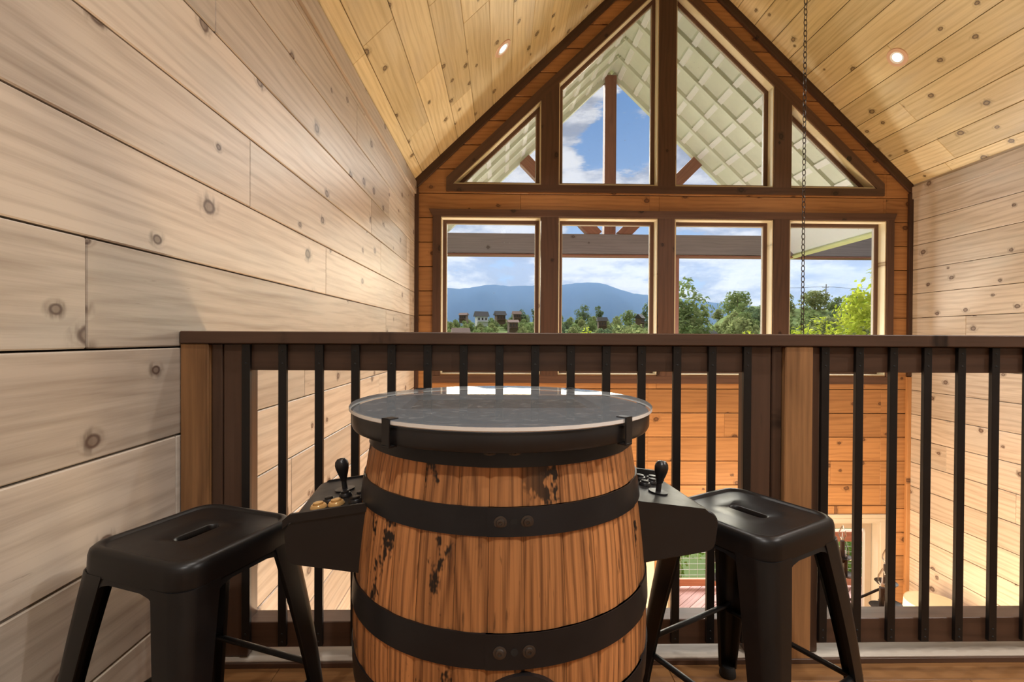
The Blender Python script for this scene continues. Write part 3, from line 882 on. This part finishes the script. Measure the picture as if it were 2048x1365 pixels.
# ------------------------------------------------------------------ metal stools
def rr_loop(h, rad, z, n=8):
    """rounded square of half-size h, counter-clockwise from +x edge, 4*(n+1) points"""
    out = []
    for q in range(4):
        cx, cy = [(1, 1), (-1, 1), (-1, -1), (1, -1)][q]
        for k in range(n+1):
            t = q*pi/2+pi/2*k/n; out.append((cx*(h-rad)+rad*cos(t), cy*(h-rad)+rad*sin(t), z))
    return out
def slot_loop(hx, hy, z, n=8):
    out = []
    for q in range(4):
        sx, sy = [(1, 1), (-1, 1), (-1, -1), (1, -1)][q]
        for k in range(n+1):
            t = q*pi/2+pi/2*k/n; out.append((hx*cos(t), sy*(hy-hx)+hx*sin(t), z))
    return out
def make_stool():
    e = empty('metal_stool'); H = .605
    b = MB()
    L = [rr_loop(.1445, .048, H-.052), rr_loop(.1530, .050, H-.053), rr_loop(.1525, .050, H-.034), rr_loop(.1520, .050, H-.018), rr_loop(.1495, .049, H-.0075), rr_loop(.1430, .046, H-.0012), rr_loop(.1365, .042, H),
         rr_loop(.1305, .038, H-.0012), rr_loop(.1275, .036, H-.0045), rr_loop(.1245, .034, H-.0050), rr_loop(.075, .03, H-.0056), slot_loop(.0185, .053, H-.0060), slot_loop(.0150, .0495, H-.0085), slot_loop(.0140, .0485, H-.018)]
    b.loft(L, 0, X=None, smooth=True); b.build('seat', [M['stool']], e, angle=50)
    # apron under the seat, arched between the legs
    b = MB(); outer = []; inner = []
    n = 10
    for s_ in range(4):
        X = RZ(s_*pi/2); v = []
        for k in range(n+1):
            t = -1+2*k/n; y = .112*t
            drop = .082 if abs(t) > .78 else (.082-.020*min(1, (.78-abs(t))/.25))
            v += [(.1500, y, H-.050), (.1508+.004, y, H-drop)]
        F = [(2*k, 2*k+2, 2*k+3, 2*k+1) for k in range(n)]
        b.add(v, F, 0, None, None, True, X)
        v2 = [(x-.0022, y, z) for x, y, z in v]; b.add(v2, [tuple(reversed(f)) for f in F], 0, None, None, True, X)
        low = [(2*k+1) for k in range(n+1)]
        b.add([v[i] for i in low]+[v2[i] for i in low], [(k, k+1, n+2+k, n+1+k) for k in range(n)], 0, None, None, True, X)
    b.build('apron', [M['stool']], e, angle=40)
    for s_ in range(4):
        X = RZ(s_*pi/2+0)
        b = MB(); loops = []
        for i in range(15):
            t = i/14; z = (H-.050)*(1-t)+.022*t
            c = .1535+(.205-.1535)*t+.006*sin(pi*t)       # outer corner along both axes
            w = .083*(1-t)+.036*t; rad = .040*(1-t)+.016*t; th = .0028
            pts = []
            # outer skin of an angle section: flange along -y, rounded corner, flange along -x
            seq = [(c, c-w)]+[(c-rad+rad*cos(q), c-rad+rad*sin(q)) for q in [pi/2*k/5 for k in range(6)]]+[(c-w, c)]
            ins = [(c-w, c-th)]+[(c-rad+(rad-th)*cos(q), c-rad+(rad-th)*sin(q)) for q in [pi/2*(5-k)/5 for k in range(6)]]+[(c-th, c-w)]
            # returned lips along both free edges stiffen the sheet
            lip1 = [(c-.014*(1-.3*t), c-w), ]; lip2 = [(c-w, c-.014*(1-.3*t))]
            ring_ = seq+lip2+ins+lip1
            loops.append([(x, y, z) for x, y in ring_])
        b.loft(loops, 0, True, True, X, smooth=True); leg = b.build('leg', [M['stool']], e, angle=38)
        b = MB(); c = .205-.019; b.lathe([(.024, .0), (.025, .004), (.022, .024), (.018, .030)], 16, 0, X @ T(c, c, 0)); b.build('foot_cap', [M['rubber']], leg)
    for s_ in range(4):
        X = RZ(s_*pi/2); b = MB(); z = .225 if s_ % 2 else .205
        t = (H-.05-z)/(H-.072); c = .1535+(.205-.1535)*t+.006*sin(pi*t)-.012
        b.tube([(c, -c, z), (c, c, z)], .0088, 10, 0, False, X, .75); b.build('stretcher', [M['stool']], e)
    return e
s1 = make_stool()
s1.location = (-.683, 1.116, 0); s1.rotation_euler.z = radians(-20.5)
tag(s1, 'black metal stool with slotted seat between the left wall and the barrel', 'stool', 'black metal stools')
s2 = copy_tree(s1)
s2.location = (.633, 1.240, 0); s2.rotation_euler.z = radians(29.5)
tag(s2, 'black metal stool with slotted seat to the right of the barrel by the railing post', 'stool', 'black metal stools')

# ------------------------------------------------------------------ porch beyond the gable wall
PY = 8.60; PR = 5.63; PS = .965
pz = lambda x: PR-PS*abs(x-XC)
pr = empty('porch_roof', (XC, 7.2, 2.4), 0, 'gabled porch roof with pale green grid of rafters and battens outside the windows', 'porch roof')
def ppart(mb, name, mats, root, **kw):
    o = mb.build(name, mats, None, **kw); o.parent = root; o.location = Vector(o.location)-root.location; return o
pang = math.atan(PS); HW = 3.24; SLEN = HW*sqrt(1+PS*PS)
for s in (-1, 1):
    X = T(XC, 0, PR) @ (RY(pang) if s > 0 else Matrix.Scale(-1, 4, (1, 0, 0)) @ RY(pang))
    b = MB(); b.box(-.16, SLEN, YF+.16, PY+.10, .065, .12, 'Y', 0, 0, X); ppart(b, 'sheathing', [M['soffit']], pr)
    b = MB(); k = 0
    dx = .10
    while dx < 2.86:
        u = dx*sqrt(1+PS*PS); b.box(u-.042, u+.042, YF+.17, PY, .038, .066, 'Y', 0, 0, X); dx += .282
    ppart(b, 'battens', [M['batten']], pr)
    for y in (5.88, 6.18, 6.66, 7.13, 7.60, 8.08):
        b = MB(); b.box(0, 2.88*sqrt(1+PS*PS), y-.030, y+.035, .012, .066, 'X', 0, 0, X); ppart(b, 'rafter', [M['soffit']], pr)
    b = MB(); b.box(0, SLEN, PY-.05, PY+.03, -.012, .066, 'X', 0, 0, X); ppart(b, 'rake_board', [M['soffit']], pr)
    u0 = 2.88*sqrt(1+PS*PS)
    b = MB(); b.box(u0, SLEN, YF+.17, PY-.05, .0, .064, 'Y', 0, 0, X); ppart(b, 'eave_board', [M['sidewhite']], pr)
    b = MB(); b.box(SLEN-.03, SLEN+.03, YF+.17, PY+.1, -.05, .12, 'Y', .003, 0, X); ppart(b, 'eave_trim', [M['gutter']], pr)
tr = empty('porch_truss', (XC, PY, 2.48), 0, 'dark horizontal porch beam carrying a king post and two diagonal struts', 'porch truss')
b = MB(); b.box(XC-3.36, XC+5.7, PY-.09, PY+.09, 2.49, 2.845, 'x', .006); ppart(b, 'beam', [M['beamgrey']], tr)
b = MB(); b.box(XC-3.36, XC+5.7, PY-.10, PY+.10, 2.462, 2.490, 'x', .003); ppart(b, 'beam_edge_strip', [M['porchwood']], tr)
b = MB(); b.box(XC-.02-.1, XC-.02+.1, PY-.09, PY+.09, 2.847, PR-.02, 'Z', .006); ppart(b, 'king_post', [M['porchwood']], tr)
for s in (-1, 1):
    b = MB(); p0 = (XC-.02+s*.215, 2.82); p1 = (XC+s*1.52, pz(XC+s*1.52)-.02)
    d = Vector((p1[0]-p0[0], p1[1]-p0[1])).normalized(); nn = Vector((-d.y, d.x))*.105
    P = [(p0[0]-nn.x, p0[1]-nn.y), (p1[0]-nn.x, p1[1]-nn.y), (p1[0]+nn.x, p1[1]+nn.y), (p0[0]+nn.x, p0[1]+nn.y)]
    b.prism(P, PY-.08, PY+.08, mpY, .004, 0, (d.x, d.y)); ppart(b, 'strut', [M['porchwood']], tr)
for x, lab in ((XC-1.10, 'red brown porch post under the beam, hidden mostly behind the left mullion'), (XC+1.10, 'red brown porch post under the beam beside the middle mullion')):
    b = MB(); b.box(x-.10, x+.10, PY-.09, PY+.09, ZL, 2.461, 'Z', .006)
    o = b.build('porch_post', [M['porchwood']], at='base'); tag(o, lab, 'porch post', 'porch posts')

# deck, boards laid at 45 degrees
b = MB(); dz = ZL+.02
deckP = [(XL-.6, YF+.16), (XR+3.4, YF+.16), (XR+3.4, PY+.26), (XL-.6, PY+.26)]
mpZ = lambda a, c, d: (a, c, d)
w = .14; i = 0
for i in range(-60, 110):
    c0 = i*w
    # strip between lines x+y = c0*sqrt2 .. ; left half leans one way, right half the other
    for side in (-1, 1):
        P = [(XL-.6, YF+.16), (2.72, YF+.16), (2.72, PY+.26), (XL-.6, PY+.26)] if side < 0 else [(2.72, YF+.16), (XR+3.4, YF+.16), (XR+3.4, PY+.26), (2.72, PY+.26)]
        s2_ = sqrt(.5); off = 2.72*side*s2_*-1
        P = clip_half(P, -side*s2_*-1*-1, s2_, -(c0+.003)+0)
        if area(P) < 1e-3: continue
        P = clip_half(P, side*s2_*-1*-1, -s2_, c0+w-.003)
        if area(P) < 1e-3: continue
        b.prism(P, dz, dz-.03, mpZ, .002, 0, (s2_, side*s2_))
b.box(XL-.6, XR+3.4, YF+.16, PY+.25, dz-.2, dz-.032, 'x', 0, 1)
b.build('floor_deck', [M['deck'], M['dirt']], kind='structure')
dr = empty('deck_railing', (XC, PY+.1, dz), 0, 'orange wooden deck railing with wire mesh seen through the lower glass doors', 'railing')
b = MB(); b.box(XL-.6, XR+3.4, PY+.14, PY+.20, -2.64, -2.48, 'x', .004); ppart(b, 'top_rail', [M['deckrail']], dr)
b = MB(); b.box(XL-.6, XR+3.4, PY+.10, PY+.25, -2.479, -2.445, 'X', .004); ppart(b, 'cap_board', [M['deckrail']], dr)
b = MB(); b.box(XL-.6, XR+3.4, PY+.14, PY+.20, -3.44, -3.315, 'x', .004); ppart(b, 'bottom_rail', [M['deckrail']], dr)
for x in (.58, 3.16, 4.95, 6.9, -1.2):
    b = MB(); b.box(x-.05, x+.05, PY+.12, PY+.22, dz, -2.48, 'Z', .004); ppart(b, 'post', [M['deckrail']], dr)
b = MB(); z = -3.25
while z < -2.65: b.tube([(XL-.6, PY+.17, z), (XR+3.4, PY+.17, z)], .0035, 5); z += .102
x = XL-.6
while x < XR+3.4: b.tube([(x, PY+.176, -3.31), (x, PY+.176, -2.64)], .003, 5); x += .152
ppart(b, 'wire_mesh', [M['wire']], dr)

# ------------------------------------------------------------------ land, trees, houses
def sm(t): t = max(0, min(1, t)); return t*t*(3-2*t)
CR = [(-.9, .020), (-.15, .021), (-.05, .023), (.0, .026), (.1, .033), (.2, .027), (.3, .024), (.37, .012), (.40, .012), (.425, .022), (.455, .046), (.49, .068), (.56, .070), (.62, .067), (.68, .062), (.74, .074), (1.3, .10)]
def crest(s):
    for (a, za), (c, zc_) in zip(CR, CR[1:]):
        if a <= s <= c: return za+(zc_-za)*(s-a)/(c-a)
    return .018 if s < 0 else .08
def ycrest(s): return 235-105*sm((s-.30)/.25)
def height(x, y):
    s = x/y; yc = ycrest(s); c = crest(s)
    ya = 90-35*sm((s-.30)/.25); dr_ = .055+.035*sm((s-.30)/.25)
    if y >= ya: a = c-dr_*max(0, 1-(y-ya)/(yc-ya)); h = 1.04+a*min(y, yc)-max(0, y-yc)*.04
    else:
        h1 = 1.04+(c-dr_)*ya; t = max(0, min(1, (y-14)/(ya-14))); h = -6+(h1+6)*t-1.5*sin(pi*t)
    return h+.35*sin(x*.07+y*.05)+.25*sin(x*.16-y*.11)
b = MB(); nx, ny = 70, 60; v = []
for j in range(ny+1):
    y = 9.2+ (480-9.2)*(j/ny)**1.8
    for i in range(nx+1):
        x = -.7*y-6 + (2.1*y+14)*i/nx
        v.append((x, y, height(x, y) if y > 14 else -6+ (0 if y > 12 else .0)))
F = [(j*(nx+1)+i, j*(nx+1)+i+1, (j+1)*(nx+1)+i+1, (j+1)*(nx+1)+i) for j in range(ny) for i in range(nx)]
b.add(v, F, 0, None, .5, True); b.build('ground', [M['ground']], kind='structure')

# mountains: ridge line, then slopes falling towards the viewer
ridge = [(-.9, .06), (-.5, .075), (-.30, .088), (-.18, .098), (-.116, .100), (-.086, .098), (-.06, .101), (-.034, .1065), (-.015, .1065), (.016, .104), (.05, .105), (.078, .1062), (.118, .107), (.15, .111), (.175, .1135), (.205, .111), (.222, .106), (.241, .0985), (.267, .0915), (.30, .0875), (.36, .082), (.42, .075), (.6, .06), (1.1, .045)]
def rz_(s):
    for (a, za), (c, zc_) in zip(ridge, ridge[1:]):
        if a <= s <= c: return za+(zc_-za)*(s-a)/(c-a)
    return .05
b = MB(); v = []; nx, ny = 220, 36; YM = 2600
for j in range(ny+1):
    t = j/ny; y = 1150+(YM-1150)*t
    for i in range(nx+1):
        s = -.5+1.4*i/nx; x = s*YM*(.45+.55*t)
        spur = .16*sin(s*23+t*3+.5)+.10*sin(s*47-t*5+1)+.05*sin(s*96+t*6)
        h = rz_(s)*YM*(t**1.25)*(1+spur*(1-t)*1.6*min(1, 3*(1-t)))+1.2*sin(s*210+2*sin(s*90))*t
        v.append((x, y, 1+h-25*(1-t)))
F = [(j*(nx+1)+i, j*(nx+1)+i+1, (j+1)*(nx+1)+i+1, (j+1)*(nx+1)+i) for j in range(ny) for i in range(nx)]
b.add(v, F, 0, None, .5, True); b.build('mountain', [M['mount']], kind='structure')

def leaf_cloud(b, blobs, n, size, rnd, flat=.75, bright=0.0):
    """n leaf clusters over a set of ellipsoid blobs (centre, radii)"""
    tot = sum(r[0]*r[1]+r[0]*r[2] for _, r in blobs)
    for c, r in blobs:
        m = max(3, int(n*(r[0]*r[1]+r[0]*r[2])/tot))
        for _ in range(m):
            while True:
                d = Vector((rnd.gauss(0, 1), rnd.gauss(0, 1), rnd.gauss(0, 1)))
                if d.length > .1: break
            d.normalize(); k = rnd.uniform(.72, 1.06)
            p = Vector((c[0]+d.x*r[0]*k, c[1]+d.y*r[1]*k, c[2]+d.z*r[2]*k))
            nrm = (d+Vector((rnd.uniform(-1, 1), rnd.uniform(-1, 1), rnd.uniform(-.3, 1.2)))*.8).normalized()
            a = nrm.orthogonal().normalized(); a.rotate(Matrix.Rotation(rnd.uniform(0, 6.28), 3, nrm)); c2 = nrm.cross(a)
            s1_, s2_ = size*rnd.uniform(.6, 1.3), size*rnd.uniform(.4, .9)
            q = [p-a*s1_, p-c2*s2_*.8+nrm*s1_*.15, p+a*s1_, p+c2*s2_*.8+nrm*s1_*.15]
            rb = max(0, min(1, .5+rnd.uniform(-.5, .5)+bright))
            b.add(q, [(0, 1, 2, 3)], 0, None, rb)
def make_tree(name, seed, h, w, mat, leaves, lsize, trunk_h=.35, nblob=9, tall=1.0):
    rnd = random.Random(seed); e = empty(name)
    blobs = []
    for i in range(nblob):
        t = rnd.random(); a = rnd.uniform(0, 6.28); z = h*(trunk_h+(1-trunk_h)*(.12+.72*t)); rr = w*.5*(1-.75*abs(t-.35))*rnd.uniform(.35, .75)
        sz = w*rnd.uniform(.20, .32)*(1.1-.5*t); blobs.append(((rr*cos(a), rr*sin(a), z), (sz, sz, sz*.8*tall)))
    blobs.append(((0, 0, h*(trunk_h+.45*(1-trunk_h))), (w*.36, w*.36, h*(1-trunk_h)*.40)))
    blobs.append(((0, 0, h*.88), (w*.16, w*.16, h*.10)))
    b = MB(); leaf_cloud(b, blobs, leaves, lsize, rnd); b.build('crown', [mat], e, fix=False)
    b = MB(); b.tube([(0, 0, -1.5), (0, 0, 0), (w*.02, 0, h*trunk_h), (0, w*.02, h*.8)], [w*.035, w*.03, w*.022, w*.008], 7); b.build('trunk', [M['bark']], e)
    return e
def at(s, y): x = s*y; return (x, y, height(x, y))

# the wooded slopes: rows of trees, each kind copied
kinds = [make_tree('deciduous_tree', 11, 9.0, 9.5, M['leafA'], 1100, .5, .12), make_tree('deciduous_tree', 12, 7.5, 8.5, M['leafB'], 1000, .5, .12),
         make_tree('deciduous_tree', 13, 8.2, 9.0, M['leafC'], 850, .55, .12)]
labA = ['mid green tree in the dense woodland', 'dark blue green tree in the dense woodland', 'olive green tree in the dense woodland']
used = [0, 0, 0]
def forest(spots, where, group, lo, hi):
    rnd = random.Random(len(spots)+3)
    done = []; single_ = SINGLES
    for s, y in spots:
        p = at(s, y); rad = 3.3
        if abs(s-.4) < .006: continue
        if any(math.hypot(p[0]-q[0], p[1]-q[1]) < 5.3 for q in done): continue
        if any(math.hypot(p[0]-q[0], p[1]-q[1]) < q[2]+2.9 for q in SINGLES): continue
        done.append(p)
        k = rnd.choice((0, 0, 1, 2, 2)); o = kinds[k] if not used[k] else copy_tree(kinds[k]); used[k] += 1
        p = at(s, y); o.location = (p[0], p[1], p[2]-.6); o.rotation_euler.z = rnd.uniform(0, 6.28); f = rnd.uniform(lo, hi); o.scale = (f, f, f*rnd.uniform(.9, 1.15))
        tag(o, labA[k]+' '+where, 'tree', group)
SINGLES = []
def single(name, seed, s, y, top, w, mat, leaves, ls, label, th=.15, cat='tree', nb=9, tall=1.0, base=None, group=None):
    x = s*y; z0 = height(x, y) if base is None else base
    SINGLES.append((x, y, w*.5))
    e = make_tree(name, seed, max(1.0, top-z0), w, mat, leaves, ls, th, nb, tall)
    e.location = (x, y, z0); tag(e, label, cat, group); return e
ang = lambda py: (675-py)/980
Z = lambda py, y: 1.042+ang(py)*y
single('leafy_tree', 21, .372, 22, Z(541, 22), 4.2, M['leafA'], 11000, .125, 'tall leafy green tree close outside the third lower window', .2, nb=22, tall=1.3)
single('yellow_green_tree', 22, .775, 17, Z(522, 17), 4.4, M['leafY'], 5200, .12, 'bright yellow green tree filling the right part of the rightmost lower window', .2, nb=20)
single('yellow_green_tree', 23, .655, 25, Z(624, 25), 4.6, M['leafY'], 3200, .12, 'low yellow green tree in the bottom of the rightmost lower window', .2, nb=14)
single('yellow_green_tree', 24, .505, 24, Z(650, 24), 2.6, M['leafY'], 1500, .12, 'yellow green tree top in the lower right corner of the third window', .2)
single('yellow_green_tree', 25, .172, 40, Z(648, 40), 2.6, M['leafY'], 1100, .16, 'small pointed yellow green tree in the second lower window', .2, tall=1.4)
single('olive_tree', 26, .275, 38, Z(642, 38), 5.5, M['leafC'], 2200, .17, 'broad olive yellow tree in the lower right corner of the second window', .2)
# lone trees standing up from the ridge line
single('ridge_tree', 31, .166, 225, Z(607, 225), 8.5, M['leafB'], 700, .5, 'dark round lone tree on the ridge in the second lower window', .2)
single('ridge_tree', 32, .198, 225, Z(609, 225), 4.5, M['leafB'], 380, .45, 'slim dark lone tree on the ridge in the second lower window', .35)
single('ridge_tree', 33, .262, 215, Z(618, 215), 9.5, M['leafA'], 700, .5, 'broad round lone tree on the ridge near the second mullion', .15)
single('ridge_tree', 34, .296, 210, Z(602, 210), 5.0, M['leafB'], 600, .45, 'tall dark columnar tree on the ridge beside the second mullion', .1, tall=1.6)
single('ridge_tree', 35, .072, 225, Z(616, 225), 7.0, M['leafB'], 700, .5, 'dark round tree on the ridge right of the houses in the first window', .2)
single('ridge_tree', 36, .040, 225, Z(619, 225), 6.0, M['leafB'], 600, .5, 'dark bushy tree on the ridge beside the houses in the first window', .2)
single('hill_tree', 37, .485, 128, Z(578, 128), 9.0, M['leafA'], 800, .45, 'tall tree at the crest of the right hill in the third window', .2)
single('hill_tree', 38, .57, 126, Z(577, 126), 8.0, M['leafC'], 800, .45, 'tall tree at the crest of the right hill beside the chain', .2)
single('hill_tree', 39, .645, 126, Z(576, 126), 9.0, M['leafC'], 800, .45, 'tall tree at the crest of the right hill below the utility pole', .2)
# shrubs behind the deck
for i, (x, y, hh, ww) in enumerate(((1.2, 11.0, 2.1, 1.9), (3.3, 10.9, 2.3, 1.9), (4.4, 12.6, 3.0, 2.2), (5.5, 10.9, 2.2, 1.9), (7.6, 11.0, 2.3, 2.0), (6.6, 12.8, 3.0, 2.2), (2.2, 12.8, 2.9, 2.2), (8.9, 12.9, 3.0, 2.2))):
    e = make_tree('shrub', 50+i, hh+1.3, ww, M['leafG'], 1500, .075, .05, 12); e.location = (x, y, -4.9)
    tag(e, 'bright green shrub behind the wire mesh of the deck railing', 'shrub', 'shrubs behind the deck')

def house(s, py_base, py_top, y, w, wall, roof, label, rot=0.0, hip=False):
    z0, z1 = Z(py_base, y), Z(py_top, y); h = z1-z0; x = s*y
    e = empty('house', (x, y, z0-3), rot, label, 'house')
    SINGLES.append((x, y, w*.55))
    d = w*.7; wh = 3+h*.38
    b = MB(); b.box(-w/2, w/2, -d/2, d/2, 0, wh, 'x'); b.build('walls', [wall], e)
    b = MB(); o = .14*w; top = 3+h
    v = [(-w/2-o, -d/2-o, wh-.1), (w/2+o, -d/2-o, wh-.1), (w/2+o, d/2+o, wh-.1), (-w/2-o, d/2+o, wh-.1), (-w/2-(0 if hip else o), 0, top), (w/2+(0 if hip else o), 0, top)]
    if hip: v[4] = (-w/4, 0, top); v[5] = (w/4, 0, top)
    b.add(v, [(0, 1, 5, 4), (2, 3, 4, 5), (0, 4, 3), (1, 2, 5), (0, 3, 2, 1)]); b.build('roof', [roof], e)
    n = 3
    for i in range(n):
        xx = -w/2+w*(i+.5)/n
        b = MB(); b.box(xx-w*.07, xx+w*.07, -d/2-.08, -d/2+.01, wh*.62, wh*.86, 'x'); b.build('window', [M['roofd']], e)
    b = MB(); b.box(-w/2, w/2, -d/2-1.4, -d/2, wh*.45, wh*.50, 'x'); b.build('balcony', [M['housew'] if wall is M['housew'] else M['houseb']], e)
house(-.042, 640, 624, 215, 4.8, M['housew'], M['roofd'], 'white house with dark gable roof and balcony, middle of the ridge houses', .35)
house(-.004, 636, 623, 215, 4.0, M['houseb'], M['roofd'], 'dark brown house right of the white house on the ridge', .4)
house(-.078, 634, 627, 215, 3.2, M['houseb'], M['roofb'], 'low brown house left of the white house on the ridge', -.4)
house(.030, 632, 623, 215, 3.2, M['houseb'], M['roofb'], 'brown roofed house right end of the ridge houses', .2)
house(.022, 648, 640, 150, 2.8, M['houseb'], M['roofb'], 'low cabin roof among the trees below the ridge houses', .3)
house(-.084, 674, 657, 110, 3.2, M['houseb'], M['roofb'], 'cabin roof low in the left corner of the first window', .25)
house(.205, 646, 634, 190, 3.2, M['houseb'], M['roofd'], 'dark cabin with pale eave among trees in the second window')
house(.283, 640, 627, 200, 3.4, M['houseb'], M['roofd'], 'dark gabled cabin near the second mullion', .9)
house(.425, 672, 657, 90, 2.2, M['houseb'], M['roofd'], 'grey roofed cabin low in the third window', .3)
SINGLES.append((.668*128, 128, 3.2))
rnd = random.Random(5); sp = []
s = -.105
while s < .06: sp.append((s, 205)); s += .0295
s = -.14
while s < .40: sp.append((s, ycrest(s)-3)); s += 5.5/235
for row in range(9):
    y = 132+row*13; s = -.15
    while s < .42:
        sp.append((s+rnd.uniform(-.01, .01), min(y+rnd.uniform(-8, 8), ycrest(s)-2))); s += 6.0/y
forest(sp, 'of the far ridge below the houses', 'trees on the far ridge', .46, .56)
sp = []
s = .405
while s < .86: sp.append((s, ycrest(s)-2)); s += 5.4/132
for row in range(8):
    y = 62+row*9; s = .40+.008*(row%3)
    while s < .88:
        yy = y+rnd.uniform(-4, 4)
        if yy < ycrest(s)+2: sp.append((s+rnd.uniform(-.012, .012), yy))
        s += 5.6/y
forest(sp, 'of the hill on the right', 'trees on the right hill', .48, .58)

# utility pole on the hill crest
up = empty('utility_pole', (.668*128, 128, Z(585, 128)-3), 0, 'thin utility pole with crossarm on the crest of the right hill', 'utility pole')
hp = Z(564, 128)-Z(585, 128)+3
b = MB(); b.tube([(0, 0, 0), (.2, 0, hp)], [.16, .10], 8); b.build('pole', [M['pole']], up)
b = MB(); b.box(-.9, .9, -.06, .06, hp-.9, hp-.75, 'x'); b.build('crossarm', [M['pole']], up)
b = MB()
for s in (-1, 1): b.tube([(s*.8, 0, hp-.7), (s*6, .6, hp-.95), (s*12, 1.2, hp-1.0)], .04, 5)
b.build('power_line', [M['roofd']], up)

# ------------------------------------------------------------------ distant haze between the near hills and the mountains
N = NT('blue_haze'); vs = N.n('ShaderNodeVolumeScatter'); vs.inputs['Color'].default_value = (.24, .42, .92, 1); vs.inputs['Density'].default_value = .00030; vs.inputs['Anisotropy'].default_value = 0
N.out(None, vs.outputs[0])
b = MB(); b.box(-2200, 3200, 520, 2900, -120, 420, 'x'); o = b.build('haze', [N.m]); tag(o, 'blue summer haze in front of the distant mountains', 'haze', kind='stuff')

# ------------------------------------------------------------------ sky
W = bpy.data.worlds.new('sky'); scene.world = W; W.use_nodes = True; t = W.node_tree; t.nodes.clear()
class WN(NT):
    def __init__(s): s.t = t
Wn = WN()
tc = Wn.n('ShaderNodeTexCoord').outputs['Generated']
sep = Wn.n('ShaderNodeSeparateXYZ'); Wn.put(sep.inputs[0], tc)
zz = Wn.math('MAXIMUM', sep.outputs[2], 0.0)
# project on a cloud deck so clouds flatten towards the horizon
den = Wn.math('ADD', zz, .50)
comb = Wn.n('ShaderNodeCombineXYZ'); Wn.put(comb.inputs[0], Wn.math('DIVIDE', sep.outputs[0], den)); Wn.put(comb.inputs[1], Wn.math('DIVIDE', sep.outputs[1], den)); Wn.put(comb.inputs[2], Wn.math('MULTIPLY', zz, 3.4))
cp = Wn.vmath('ADD', comb.outputs[0], (3.1, 1.7, .4))
# broad clear gaps between the cloud banks, at fixed bearings
gap = None
for d0, r0, k0 in (((.262, 1, .43), .13, .20), ((.165, 1, .222), .05, .14), ((.30, 1, .224), .04, .12), ((.62, 1, .9), .3, .1)):
    v0 = Vector(d0).normalized()
    dd = Wn.n('ShaderNodeVectorMath', operation='DISTANCE'); Wn.put(dd.inputs[0], tc); dd.inputs[1].default_value = v0
    g0 = Wn.math('MULTIPLY', Wn.step(dd.outputs['Value'], r0, r0*.3), k0)
    gap = g0 if gap is None else Wn.math('ADD', gap, g0)
base = Wn.noise(cp, 3.2, 10, .60, .15)
offs = Wn.noise(Wn.vmath('ADD', cp, (.05, .03, .085)), 3.2, 10, .60, .15)
n1 = Wn.math('SUBTRACT', base, gap)
cov = Wn.step(n1, .36, .42)
lit = Wn.step(Wn.math('SUBTRACT', base, offs), -.09, .11)
thick = Wn.step(n1, .50, .72)
cl = Wn.mix(lit, (.50, .53, .60), (1.22, 1.22, 1.22))
cl = Wn.mix(Wn.math('MULTIPLY', thick, .45), cl, (.50, .54, .62))
hz = Wn.step(zz, .0, .55)
blue = Wn.mix(hz, (.50, .66, .92), (.20, .42, .85))
skyc = Wn.mix(cov, blue, cl)
below = Wn.math('LESS_THAN', sep.outputs[2], -.02)
skyc = Wn.mix(below, skyc, (.16, .19, .10))
bg = Wn.n('ShaderNodeBackground'); Wn.put(bg.inputs[0], skyc); bg.inputs[1].default_value = .62
o = Wn.n('ShaderNodeOutputWorld'); t.links.new(bg.outputs[0], o.inputs[0])
sun = bpy.data.lights.new('sun', 'SUN'); sun.energy = 19.5; sun.color = (.97, .99, 1.0); sun.angle = radians(90)
so = bpy.data.objects.new('sun', sun); COL.objects.link(so); so.rotation_euler = Vector((-.07, -1.0, -.42)).to_track_quat('-Z', 'Y').to_euler(); so.location = (8, 2, 9)

# ------------------------------------------------------------------ camera and view
cam = bpy.data.cameras.new('camera'); co = bpy.data.objects.new('camera', cam); COL.objects.link(co)
cam.sensor_width = 36; cam.lens = 980/2048*36; cam.clip_start = .02; cam.clip_end = 8000
yaw, pitch, roll = radians(1.185), radians(.452), radians(-.310)
f = Vector((sin(yaw)*cos(pitch), cos(yaw)*cos(pitch), -sin(pitch))); r = Vector((cos(yaw), -sin(yaw), 0)); d = f.cross(r)
r2 = r*cos(roll)+d*sin(roll); d2 = -r*sin(roll)+d*cos(roll)
Rm = Matrix((r2, -d2, -f)).transposed().to_4x4()
co.matrix_world = T(0, 0, 1.042) @ Rm
scene.camera = co
vs_ = scene.view_settings
vs_.view_transform = 'Standard'; vs_.look = 'None'; vs_.gamma = 1; vs_.use_curve_mapping = False; vs_.exposure = 0.0
cy = scene.cycles
cy.max_bounces = 8; cy.diffuse_bounces = 4; cy.glossy_bounces = 3; cy.transmission_bounces = 4; cy.transparent_max_bounces = 12; cy.volume_bounces = 0
cy.caustics_reflective = False; cy.caustics_refractive = False; cy.sample_clamp_indirect = 6
